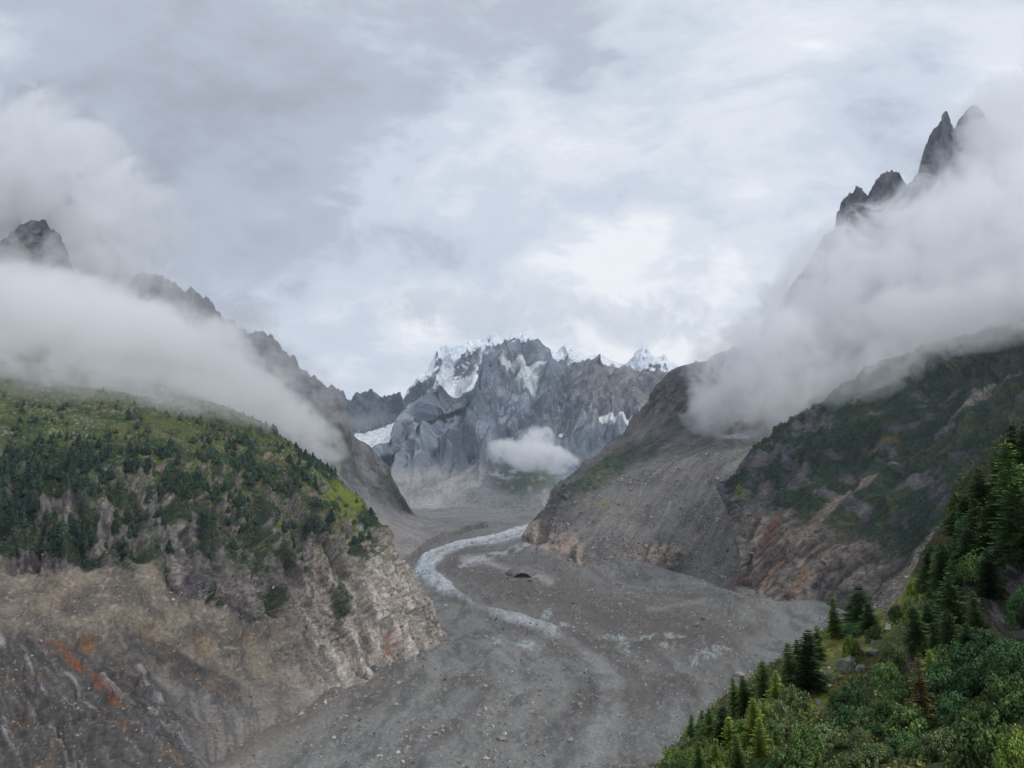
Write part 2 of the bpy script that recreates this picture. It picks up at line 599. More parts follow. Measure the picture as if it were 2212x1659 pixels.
    tag(o, 'grey debris covered glacier winding down the valley with a white ice ribbon', kind='structure')
    return out.reshape(nv, nu, 3)


# one large sheet of ground under everything, out to the skyline
gm = make_mesh('ground', [(-26000, -6000, -330), (26000, -6000, -330), (26000, 30000, -330), (-26000, 30000, -330)], [(0, 1, 2, 3)],
               surf_mat('ground_gravel', fine=40.0, var=0.3, bump=0, attr=False, color=(0.19, 0.18, 0.17)))
tag(add('ground', gm), kind='structure')
FLOOR = build_floor()


# ------------------------------------------------------------------ left: forested mountain over the glacier bend
def fy(px, py):
    return float(on_floor(px, py)[1])


A_TOE = [(-330, 2050), (-100, 1950), (160, 1850), (410, 1735), (575, 1630), (700, 1545), (850, 1482), (968, 1405)]
A_LEV = [
    [(p[0], p[1], fy(*p)) for p in A_TOE],
    [(-330, 1720, 650), (-100, 1640, 690), (140, 1570, 735), (355, 1500, 830), (545, 1452, 950), (690, 1440, 1028), (836, 1415, 1085), (948, 1368, 1226)],
    [(-330, 1240, 820), (-100, 1235, 850), (140, 1228, 880), (330, 1222, 930), (525, 1265, 1005), (665, 1280, 1075), (800, 1275, 1130), (905, 1285, 1236)],
    [(-330, 1130, 860), (-100, 1120, 895), (140, 1112, 925), (330, 1105, 975), (500, 1135, 1050), (635, 1155, 1110), (758, 1172, 1155), (858, 1205, 1258)],
    [(-330, 1030, 930), (-100, 1020, 965), (140, 1020, 990), (330, 1020, 1035), (480, 1042, 1100), (600, 1062, 1160), (712, 1080, 1205), (797, 1115, 1296)],
    [(-330, 940, 1050), (-100, 932, 1085), (140, 940, 1105), (320, 950, 1145), (450, 965, 1205), (550, 978, 1245), (640, 990, 1285), (700, 1015, 1385)],
    [(-330, 850, 1230), (-100, 845, 1255), (140, 860, 1265), (310, 880, 1295), (420, 893, 1345), (490, 903, 1375), (545, 918, 1405), (596, 940, 1490)],
    [(-330, 760, 1500), (-100, 765, 1500), (140, 800, 1485), (300, 832, 1500), (380, 848, 1525), (430, 860, 1545), (470, 872, 1575), (500, 890, 1660)],
    [(-330, 700, 1900), (-100, 710, 1900), (140, 760, 1880), (290, 790, 1880), (340, 810, 1900), (370, 825, 1910), (390, 840, 1930), (400, 855, 1960)],
]


def bury(line, drop=70, dy=-60):
    return [at(*p) + np.array((0, dy, -drop)) for p in line]


def soften(d, nv, nu):
    """One pass of 1-2-1 smoothing over the grid, so that steps do not alias against its rows."""
    g = d.reshape(nv, nu)
    h = np.pad(g, 1, mode='edge')
    h = (h[:-2] + 2 * h[1:-1] + h[2:]) / 4
    h = (h[:, :-2] + 2 * h[:, 1:-1] + h[:, 2:]) / 4
    return h.ravel()


def run_length(P):
    m = P[P.shape[0] // 2]
    return np.linalg.norm(np.diff(m, axis=0), axis=1).sum()


def build_A():
    nu, nv = 600, 470
    lv = [bury(A_LEV[0])] + A_LEV
    tw = np.array([0, .07, .24, .44, .55, .66, .78, .88, .95, 1.0])
    P, U, V = loft(lv, nu, nv, post=[(-45, 130, -8), (-260, 420, -30), (-560, 700, -60)], tw=tw)
    base = flat(P).copy()
    n = flat(grid_normals(P))
    if n[:, 1].mean() > 0: n = -n
    px, py = proj(base)
    v = V.ravel()
    al = U.ravel() * run_length(P)                            # metres along the contour
    wl = fbm(base / 90.0, 4)
    big = fbm(base / 170.0 + 3, 4)
    nose = smooth(560, 800, px + 0.15 * (py - 1200))
    cliff = smooth(.30, .34, v) * smooth(.74, .62, v + 0.05 * wl)
    lower = smooth(.10, .2, v) * smooth(.46, .38, v)
    cliff *= smooth(14, -14, py - np.interp(px, [-400, 0, 230, 340, 400, 470, 560, 630, 700, 760, 1000], [1245, 1238, 1212, 1222, 1285, 1318, 1330, 1315, 1400, 1460, 1460]) + wl * 26)
    cliff = np.maximum(cliff, nose * smooth(.12, .22, v + .02 * wl) * smooth(.70, .60, v + .04 * wl))
    top = smooth(.60, .74, v)
    q = np.stack([al + (0.10 + 0.22 * nose) * base[:, 2] + wl * 14, base[:, 2] * 0 + wl * 20, base[:, 2] * 1.25], 1)
    rib = ridged(q / np.array((46.0, 90.0, 210.0)), 4)
    rib2 = ridged(q / np.array((13.0, 40.0, 90.0)) + 7, 4)
    f1, r1, e1 = facets(q / np.array((24.0, 40.0, 150.0)))
    f2, r2, e2 = facets(q / np.array((7.0, 15.0, 48.0)), 1)
    f3, r3, e3 = facets(base / 5.0, 2)
    fi, ri, ei = facets(base / np.array((16.0, 16.0, 12.0)), 3)
    ck = np.maximum(cracks(q / np.array((17.0, 60.0, 120.0)) + 3), 0.7 * cracks(q / np.array((8.0, 60.0, 46.0)) + 31))
    ck2 = cracks(q / np.array((60.0, 60.0, 22.0)) + 57)
    yb = np.interp(px, [-400, 0, 230, 340, 400, 470, 560, 630, 700, 760, 1000], [1245, 1238, 1212, 1222, 1285, 1318, 1330, 1315, 1400, 1460, 1460])
    hb = fbm(base / 24.0 + 66, 4)
    above = smooth(14, -14, py - yb + hb * 34 + wl * 26)          # above the foot of the cliff
    slab = smooth(1.15, 0.75, streak(px + hb * 7, py, [(305, 1050, 9), (335, 1105, 20), (372, 1170, 24), (410, 1240, 26), (440, 1300, 20), (455, 1330, 8)], 0))
    dark = smooth(-.05, .35, fbm(np.stack([al / 60.0, wl, base[:, 2] / 160.0], 1) + 91, 3))
    d = big * 14 + fbm(base / 45.0 + 1, 4) * 6
    d += cliff * (1 - .35 * slab) * ((rib - 0.45) * 20 - dark * 9 + (rib2 - 0.45) * 5 + f1 * 15 + f2 * 3.0 + f3 * 1.5 - ck * 6.5 - ck2 * .8) + slab * 2.5
    # moraine band: gullied till
    gul = ridged(np.stack([(al + 0.12 * base[:, 2] + wl * 10) / 24.0, base[:, 2] / 230.0, wl], 1), 3)
    d += lower * (1 - nose) * ((gul - 0.5) * 4.5 + fi * 2.6 + f2 * 1.2 + fbm(base / 9.0, 4) * 1.6)
    # dark strata of the lowest corner, dipping to the right
    strat_m = smooth(460, 330, px - 0.45 * (py - 1500) + wl * 60) * smooth(1370, 1430, py + wl * 25 - 0.15 * (px - 200))
    sd = np.stack([(al * 0.55 + base[:, 2] * 0.83) / 6.0, (al * .83 - base[:, 2] * .55) / 60.0, wl], 1)
    strat = ridged(sd * np.array((.7, .6, 1)) + wl[:, None] * .9, 4)
    d += strat_m * ((strat - 0.5) * 2.6 + fi * 2.2 + fbm(base / 26.0, 4) * 7)
    # pale outcrops stepping out of the wood
    oc = smooth(0.18, 0.5, fbm(base / np.array((50, 50, 30)) + 44, 4)) * smooth(.5, .6, v) * smooth(.93, .8, v)
    d += top * (f1 * 3 + f2 * 1.8 + fbm(base / 8.0, 4) * 1.3) + oc * (f1 * 5 + f2 * 4)
    fade = smooth(0.0, 0.06, v)
    d = soften(d, nv, nu) + cliff * (f3 * 1.5 + f2 * .8)
    out = base + n * (d * fade)[:, None]
    P2 = out.reshape(nv, nu, 3)
    n2 = flat(grid_normals(P2))
    if n2[:, 1].mean() > 0: n2 = -n2
    nz = n2[:, 2]
    # ---- material map
    h1 = fbm(base / 30.0 + 8, 4)
    h2 = fbm(base / 7.0 + 18, 4)
    rock = lerp3(np.repeat(C(132, 125, 122)[None], len(base), 0), C(94, 89, 93), smooth(-0.2, 0.3, h1))
    rock = lerp3(rock, C(168, 156, 146), smooth(0.1, 0.5, h2) * 0.6)
    rock *= (0.62 + 0.34 * r1 + 0.46 * r2)[:, None]
    rock = lerp3(rock, C(70, 68, 66), smooth(0.08, 0.0, e2) * 0.3)  # facet edges painted darker, imitating shade in the crevices
    pale = lerp3(np.repeat(C(205, 195, 182)[None], len(base), 0), C(160, 153, 146), smooth(-0.2, 0.4, h2))
    pale *= (0.56 + 0.30 * r1 + 0.56 * r2)[:, None]
    pale = lerp3(pale, C(110, 98, 88), smooth(0.0, 0.5, fbm(q / np.array((14.0, 60, 90)) + 70, 4)) * 0.6)
    col = lerp3(rock, pale, nose * smooth(1090, 1200, py + h1 * 30) * 0.85)
    # till
    till = lerp3(np.repeat(C(140, 130, 116)[None], len(base), 0), C(108, 101, 93), smooth(-0.3, 0.3, h1))
    till = lerp3(till, C(185, 172, 155), smooth(0.25, 0.5, h2) * 0.5)
    till = lerp3(till, C(150, 124, 96), smooth(0.2, 0.6, fbm(base / 40.0 + 90, 4)) * 0.4)
    lowm = (1 - above) * (1 - nose * 0.95)
    col = lerp3(col, till, lowm)
    flute = ridged(np.stack([(al + wl * 9) / 15.0, base[:, 2] / 300.0, wl], 1), 3)
    grey = lerp3(np.repeat(C(140, 135, 128)[None], len(base), 0), C(112, 108, 103), smooth(.25, .65, flute))
    greym = smooth(1440, 1500, py + h1 * 20 - 0.10 * (px - 450)) * smooth(250, 400, px - 0.5 * (1659 - py) * 0.3 + wl * 40)
    greym = np.maximum(greym * (1 - nose * 0.9), smooth(.15, .09, v + 0.015 * h1) * smooth(300, 420, px))
    col = lerp3(col, grey, np.clip(greym, 0, 1))
    blk = smooth(0.3, -0.1, blobm(px + h1 * 25, py + h1 * 18, 330, 1405, 130, 28, 20) - 0.6)
    blk = np.maximum(blk, smooth(0.3, -0.1, blobm(px + h1 * 20, py + h1 * 18, 440, 1470, 120, 42, 22) - 0.6))
    blk = np.maximum(blk, strat_m)
    bc = lerp3(np.repeat(C(92, 89, 88)[None], len(base), 0), C(150, 150, 152), smooth(0.62, 0.85, strat) * 0.8)
    bc = lerp3(bc, C(60, 58, 58), smooth(0.4, 0.2, strat) * 0.6)
    bc = lerp3(bc, C(205, 205, 206), smooth(0.35, 0.6, fbm(sd * np.array((0.6, 1, 1)) + 5, 3)) * 0.5 * strat_m)
    bc = lerp3(bc, C(125, 104, 82), smooth(0.1, 0.5, h1) * 0.5)
    col = lerp3(col, bc, np.clip(blk, 0, 1) * 0.9)
    rust = smooth(1.1, 0.5, streak(px + h2 * 9 + h1 * 8, py + h1 * 10, [(92, 1383, 4), (125, 1395, 9), (165, 1432, 15), (205, 1475, 12), (250, 1508, 9), (300, 1533, 3)], 0))
    rust2 = smooth(1.1, 0.4, blobm(px + h1 * 10, py, 195, 1385, 16, 26, -40)) * 0.7
    rust3 = smooth(1.2, 0.4, blobm(px + h2 * 8, py + h1 * 8, 265, 1590, 5, 22, -55)) * .9
    rust4 = smooth(1.3, 0.3, blobm(px + h2 * 12, py + h1 * 14, 850, 1392, 16, 38, 20)) * 0.75
    rust5 = smooth(1.3, 0.3, blobm(px + h2 * 14, py + h1 * 20, 130, 1270, 60, 34, 55)) * 0.45
    col = lerp3(col, C(134, 88, 62), np.clip(rust + rust3, 0, 1) * smooth(-.75, .0, h2 + .5 * fbm(base / np.array((4, 4, 14)) + 15, 3)) * .85)
    col = lerp3(col, C(146, 106, 68), rust2)
    col = lerp3(col, C(172, 124, 94), rust4 * smooth(-0.3, 0.3, h2))
    col = lerp3(col, C(140, 106, 76), rust5 * smooth(-.2, .3, fbm(base / np.array((9, 9, 30)) + 15, 3)))
    # grass, heath and moss lie where the ground is not too steep
    gr = lerp3(np.repeat(C(84, 96, 38)[None], len(base), 0), C(52, 70, 36), smooth(-0.2, 0.35, h1))
    gr = lerp3(gr, C(98, 98, 54), smooth(0.05, 0.5, fbm(base / 60.0 + 140, 3)) * 0.6)
    gr = lerp3(gr, C(50, 60, 40), smooth(0.1, 0.5, fbm(base / 18.0 + 240, 4)) * 0.75)
    gr = lerp3(gr, C(132, 126, 104), smooth(0.25, 0.6, fbm(base / 24.0 + 260, 4) + .2 * h2) * 0.6)
    lush = smooth(1.2, 0.5, blobm(px + h1 * 14, py + h1 * 10, 742, 1088, 52, 52, 40)) + smooth(1.2, 0.4, blobm(px + h1 * 20, py + h1 * 12, 620, 1140, 70, 22, -10)) * 0.6
    gr = lerp3(gr, C(132, 140, 44), np.clip(lush, 0, 1) * 0.75)
    gl = np.clip(lush, 0, 1)
    veg = smooth(0.36, 0.62, nz + 0.16 * h1 + 0.10 * h2) * smooth(.46, .56, v + 0.05 * wl)
    veg = np.maximum(veg, smooth(.70, .80, v + 0.04 * h1) * smooth(0.62, 0.3, oc) * (0.4 + 0.6 * smooth(0.35, 0.5, nz)))
    veg = np.maximum(veg, gl * smooth(0.25, 0.5, nz + 0.15 * h2))
    # dark scrub hanging in the cliff
    scrub = smooth(0.02, 0.28, fbm(base / np.array((40, 40, 55)) + 210, 4) + 0.12 * h2 - 0.10 + 0.25 * smooth(700, 200, px)) * above * smooth(.80, .70, v)
    scrub = np.maximum(scrub, smooth(1.2, 0.5, blobm(px + h1 * 16, py + h1 * 12, 590, 1290, 48, 26, -20)))
    scrub = np.maximum(scrub, smooth(1.3, 0.5, blobm(px + h1 * 25, py + h1 * 25, 560, 1190, 60, 70, 30)) * smooth(-0.25, 0.1, h2))
    scrub *= (1 - 0.8 * smooth(790, 860, px)) * (1 - slab)
    veg *= 1 - .8 * slab
    col = lerp3(col, gr, np.clip(veg, 0, 1) * 0.95)
    col = lerp3(col, lerp3(np.repeat(C(40, 58, 40)[None], len(base), 0), C(62, 78, 40), smooth(0.0, 0.5, h2)), np.clip(scrub, 0, 1) * 0.85)
    # scattered stones in the meadow
    st = smooth(0.34, 0.55, fbm(base / 4.5 + 300, 3) + 0.25 * fbm(base / 60.0 + 12, 2)) * smooth(.64, .74, v)
    col = lerp3(col, C(150, 146, 138), st * 0.85)
    ocm = oc * smooth(0.62, 0.45, nz)
    col = lerp3(col, lerp3(np.repeat(C(172, 152, 140)[None], len(base), 0), C(120, 112, 108), smooth(-.2, .4, h2)), ocm * 0.8)
    me = make_mesh('forested_mountain', out, grid_faces(nv, nu), M_NEAR, col, False)
    tag(add('forested_mountain', me), 'rocky mountain flank with grass top and brown till foot left of the glacier', kind='structure')
    return dict(shape=(nv, nu, 3), P=out, n=n2, v=v, px=px, py=py, veg=np.clip(veg, 0, 1), scrub=np.clip(scrub, 0, 1), h1=h1, h2=h2, nose=nose)


A = build_A()


# ------------------------------------------------------------------ generic mountain
def rock_mountain(name, label, levels, nu, nv, colour, size, amp, pre=(), post=(), tw=None, mat=None, skew=0.0, crest=0.0, along=(1, 0),
                  veg_line=None, ribs=1.0, toe_fade=0.05, faceted=1.0, buried=0.0, clefts=0.0, extra=None):
    P, U, V = loft(levels, nu, nv, pre, post, tw)
    base = flat(P).copy()
    v = V.ravel() / V.max()
    n = flat(grid_normals(P))
    if n[:, 1].mean() > 0: n = -n
    al = U.ravel() * run_length(P)
    wl = fbm(base / (size * 2.2), 4)
    q = np.stack([al + skew * base[:, 2] + wl * size * 0.3, wl * size * 0.5, base[:, 2] * 1.2], 1) / size
    rib = ridged(q * np.array((1.0, 0.6, 0.22)), 5)
    rib2 = ridged(q * np.array((3.4, 1.6, 0.8)) + 5, 4)
    f1, r1, e1 = facets(q * np.array((1.9, 1.4, 0.8)))
    f2, r2, e2 = facets(q * np.array((5.5, 4.0, 2.6)), 1)
    d = wl * 1.2 + ribs * ((rib - 0.45) * 1.0 + (rib2 - 0.45) * 0.36) + faceted * (f1 * 0.20 + f2 * 0.20) + fbm(base / (size * 0.12), 3) * 0.05
    d = d - clefts * (np.maximum(cracks(q * np.array((2.6, 1, .35)) + 3), .6 * cracks(q * np.array((6.0, 1, .9)) + 31)))
    d = soften(d, nv, nu) + facets(q * np.array((15.0, 10.0, 9.0)), 4)[0] * .045 + f2 * .05
    fade = smooth(0, toe_fade, v)
    h1, h2 = fbm(base / (size * 0.7) + 8, 4), fbm(base / (size * 0.16) + 18, 4)
    px, py = proj(base)
    ctx = dict(base=base, v=v, px=px, py=py, h1=h1, h2=h2, rib=rib, rib2=rib2, r1=r1, r2=r2, e1=e1, e2=e2, wl=wl, q=q, f1=f1, f2=f2)
    a = amp(ctx) if callable(amp) else amp
    out = base + n * ((d * a + (extra(ctx) * smooth(.93, .80, v) if extra else 0)) * fade)[:, None]
    if crest:
        cz = ridged(np.stack([al / (size * 0.22), base[:, 2] * 0, base[:, 1] / (size * 0.5)], 1), 4)
        out[:, 2] += (cz - 0.35) * (crest(ctx) if callable(crest) else crest) * smooth(.45, .80, v) * smooth(1.01, 0.93, v * 0.93)
    n2 = flat(grid_normals(out.reshape(nv, nu, 3)))
    if n2[:, 1].mean() > 0: n2 = -n2
    ctx['nz'] = n2[:, 2]
    ctx['out'] = out
    ctx['shape'] = (nv, nu, 3)
    ctx['n'] = n2
    if buried:
        out[:, 2] = np.where(v < buried, np.minimum(out[:, 2], floor_z(out[:, 1]) - 6), out[:, 2])
    col = colour(ctx)
    me = make_mesh(name, out, grid_faces(nv, nu), mat or M_FAR, col, False)
    tag(add(name, me), label, kind='structure')
    return ctx


def rep(c, k):
    return np.repeat(C(*c)[None], len(k['v']), 0)


def rock_mix(k, a, b, c, crack_shade=0.4):
    col = lerp3(rep(a, k), C(*b), smooth(-0.25, 0.3, k['h1']))
    col = lerp3(col, C(*c), smooth(0.05, 0.5, k['h2']) * 0.6)
    col = col * (0.64 + 0.28 * k['r1'] + 0.46 * k['r2'])[:, None]
    return lerp3(col, C(*b) * 0.5, smooth(0.08, 0.0, k['e2']) * crack_shade * 0.6)  # cavity shade put into the colour along the cell edges


# ------------------------------------------------------------------ right: scree mountain with needles above
NR = [(1128, 1192), (1180, 1238), (1235, 1258), (1300, 1246), (1380, 1240), (1450, 1247), (1530, 1297), (1620, 1342), (1760, 1344), (1900, 1400), (2150, 1500)]
H_LEV = [
    bury([(p[0], p[1], fy(*p)) for p in NR], 60, -40),
    [(p[0], p[1], fy(*p)) for p in NR],
    [(1141, 1150, 2552), (1195, 1170, 2320), (1250, 1185, 2130), (1310, 1188, 2060), (1380, 1178, 2090), (1450, 1190, 2000), (1530, 1220, 1780), (1620, 1245, 1590), (1760, 1250, 1580), (1900, 1300, 1420), (2150, 1400, 1300)],
    [(1200, 1080, 2610), (1250, 1085, 2470), (1310, 1086, 2370), (1380, 1080, 2320), (1450, 1080, 2220), (1530, 1090, 1990), (1620, 1100, 1770), (1760, 1100, 1720), (1900, 1150, 1700), (2150, 1200, 1600)],
    [(1252, 1005, 2660), (1310, 1000, 2590), (1370, 998, 2545), (1440, 990, 2490), (1510, 985, 2420), (1590, 985, 2210), (1680, 980, 2110), (1800, 960, 2080), (2000, 950, 2130), (2250, 950, 2100)],
    [(1376, 903, 2800), (1420, 905, 2760), (1470, 900, 2730), (1520, 905, 2700), (1560, 922, 2650), (1600, 930, 2600), (1700, 900, 2600), (1850, 850, 2600), (2050, 800, 2600), (2350, 750, 2600)],
    [(1466, 790, 2900), (1490, 782, 2930), (1530, 778, 2960), (1580, 762, 2960), (1640, 720, 2960), (1700, 640, 2950), (1735, 588, 2950), (1751, 562, 2950),
     (1765, 543, 2950), (1780, 520, 2950), (1800, 500, 2950), (1812, 482, 2950), (1822, 440, 2950), (1838, 424, 2950), (1855, 408, 2950), (1866, 428, 2950), (1880, 425, 2950),
     (1892, 398, 2950), (1915, 380, 2950), (1938, 382, 2950), (1948, 408, 2950), (1972, 392, 2950), (1984, 384, 2950), (1992, 372, 2950), (1998, 345, 2950), (2008, 308, 2950), (2026, 275, 2950), (2040, 252, 2950), (2046, 240, 2950),
     (2051, 262, 2950), (2058, 290, 2960), (2070, 268, 2980), (2092, 240, 2990), (2110, 232, 2990), (2150, 290, 3000), (2350, 420, 3000)],
    [(1500, 800, 3300), (1560, 800, 3350), (1700, 700, 3350), (1850, 520, 3350), (2000, 450, 3350), (2100, 430, 3350), (2400, 480, 3400)],
]


def col_H(k):
    v, px, py, h1, h2 = k['v'], k['px'], k['py'], k['h1'], k['h2']
    rock = rock_mix(k, (106, 103, 101), (82, 80, 81), (132, 126, 119))
    scree = lerp3(rep((130, 127, 121), k), C(109, 107, 103), smooth(-0.3, 0.3, h1))
    scree = lerp3(scree, C(158, 150, 144), smooth(0.1, 0.5, h2) * 0.5)
    scree = lerp3(scree, C(146, 128, 110), smooth(0.1, 0.6, fbm(k['base'] / 70.0 + 3, 4)) * 0.45)
    runs = fbm(k['q'] * np.array((5.0, 1, .55)) + 31, 4)
    scree = lerp3(scree, C(98, 93, 91), smooth(0.05, .45, runs) * .6)
    scree = lerp3(scree, C(158, 152, 143), smooth(0.1, .5, -runs + .3 * h2) * .5)
    # boundary between the spur's rock (left, up) and the scree fan
    e = (px - 1228) * 0.62 + (py - 1090) * 0.98 + h1 * 26
    sm = smooth(-14, 16, e) * smooth(.82, .70, v)
    col = lerp3(rock, scree, sm)
    band = smooth(1.15, 0.75, blobm(px + h1 * 22, py + h1 * 12, 1195, 1185, 80, 52, 28))
    band = np.maximum(band, smooth(1.15, 0.8, blobm(px + h1 * 20, py + h1 * 10, 1430, 1205, 62, 34, 8)))
    band = np.maximum(band, smooth(1.2, 0.7, blobm(px + h1 * 15, py + h1 * 10, 1310, 1060 + 55, 40, 16, -30)) * 0.4)
    warm = lerp3(rep((178, 160, 144), k), C(122, 112, 105), smooth(-0.1, 0.45, h2 + 0.4 * (k['rib2'] - 0.5)))
    warm = lerp3(warm, C(74, 69, 66), smooth(0.45, 0.2, k['rib2']) * 0.7)
    col = lerp3(col, warm, band * 0.92)
    redr = smooth(1.2, 0.5, blobm(px + h1 * 14, py + h2 * 8, 1590, 1262, 44, 12, -18))
    col = lerp3(col, C(124, 88, 78), redr * 0.75)
    # green on the spur
    vg = smooth(1.25, 0.6, blobm(px + h1 * 26, py + h1 * 18, 1325, 1015, 125, 46, -24)) * smooth(-0.45, 0.05, h2 + 0.3 * h1)
    vg = np.maximum(vg, smooth(1.2, 0.6, blobm(px + h1 * 20, py + h1 * 16, 1420, 985, 55, 26, -35)))
    col = lerp3(col, lerp3(rep((56, 74, 48), k), C(84, 96, 58), smooth(0, 0.4, h2)), vg * (1 - sm) * 0.9)
    up = smooth(0.1, 0.5, h1 + 0.3 * h2) * smooth(1020, 930, py) * (1 - sm) * smooth(.9, .75, v)
    col = lerp3(col, C(86, 92, 66), up * 0.5)
    yel = smooth(1.2, 0.4, blobm(px, py, 1300, 1085, 22, 6, -25))
    col = lerp3(col, C(150, 134, 70), yel * 0.6)
    ice = smooth(1.2, 0.6, blobm(px + h2 * 6, py, 1590, 941, 34, 6, 0))
    col = lerp3(col, C(214, 220, 222), ice * 0.9)
    hi = smooth(.80, .88, v)
    return lerp3(col, rock_mix(k, (98, 96, 100), (70, 70, 76), (120, 116, 114)), hi)


def amp_H(k):
    px, py, h1, v = k['px'], k['py'], k['h1'], k['v']
    e = (px - 1228) * 0.62 + (py - 1090) * 0.98 + h1 * 26
    sm = smooth(-14, 16, e) * smooth(.82, .70, v)
    band = smooth(1.2, 0.8, blobm(px, py, 1195, 1185, 80, 52, 28)) + smooth(1.2, 0.8, blobm(px, py, 1430, 1205, 62, 34, 8))
    return 34.0 - 27.0 * sm * (1 - np.clip(band, 0, 1) * 0.9) - 25 * smooth(.78, .86, v)


H = rock_mountain('scree_mountain', 'steep mountain side of grey scree and bare rock rising into cloud', H_LEV, 470, 340, col_H, 120.0, amp_H,
                  pre=[(420, 560, -80), (90, 170, -15)], tw=[0, .05, .17, .38, .56, .70, .93, 1.0], mat=M_MID, skew=-0.25, toe_fade=0.06, clefts=.10, crest=lambda k: 40.0 * smooth(720, 600, k['py']) * (1 - .6 * smooth(1960, 2040, k['px'])))

# ------------------------------------------------------------------ right: nearer green rock slope
I_LEV = [
    [(1545, 1045, 1800), (1575, 1120, 1720), (1600, 1215, 1560), (1585, 1290, 1560), (1640, 1372, 1330), (1760, 1372, 1320), (1850, 1420, 1180), (2000, 1540, 940), (2350, 1800, 640)],
    [(1556, 1028, 1790), (1592, 1095, 1700), (1625, 1180, 1560), (1612, 1262, 1530), (1622, 1338, 1455), (1755, 1335, 1440), (1850, 1370, 1290), (2000, 1480, 1000), (2350, 1700, 680)],
    [(1562, 1022, 1795), (1640, 1045, 1700), (1690, 1110, 1590), (1700, 1165, 1550), (1715, 1205, 1510), (1800, 1215, 1480), (1900, 1250, 1330), (2050, 1320, 1090), (2400, 1480, 760)],
    [(1568, 1018, 1800), (1660, 1000, 1720), (1740, 1030, 1640), (1790, 1070, 1590), (1830, 1100, 1550), (1900, 1120, 1480), (2000, 1130, 1340), (2150, 1150, 1130), (2500, 1220, 850)],
    [(1580, 1003, 1830), (1665, 965, 1780), (1755, 955, 1730), (1830, 965, 1680), (1890, 980, 1640), (1970, 980, 1560), (2080, 970, 1400), (2230, 950, 1200), (2600, 960, 950)],
    [(1600, 987, 1870), (1675, 935, 1850), (1770, 890, 1830), (1850, 860, 1800), (1920, 850, 1770), (2010, 845, 1700), (2120, 825, 1560), (2280, 790, 1330), (2650, 740, 1100)],
    [(1625, 970, 1930), (1690, 922, 1930), (1780, 866, 1930), (1850, 815, 1950), (1905, 778, 1960), (1960, 757, 1960), (2060, 738, 1880), (2260, 680, 1620), (2700, 560, 1350)],
    [(1680, 980, 2150), (1740, 950, 2180), (1820, 890, 2200), (1880, 850, 2230), (1930, 815, 2250), (1990, 790, 2250), (2080, 740, 2200), (2300, 620, 2000), (2750, 400, 1750)],
]


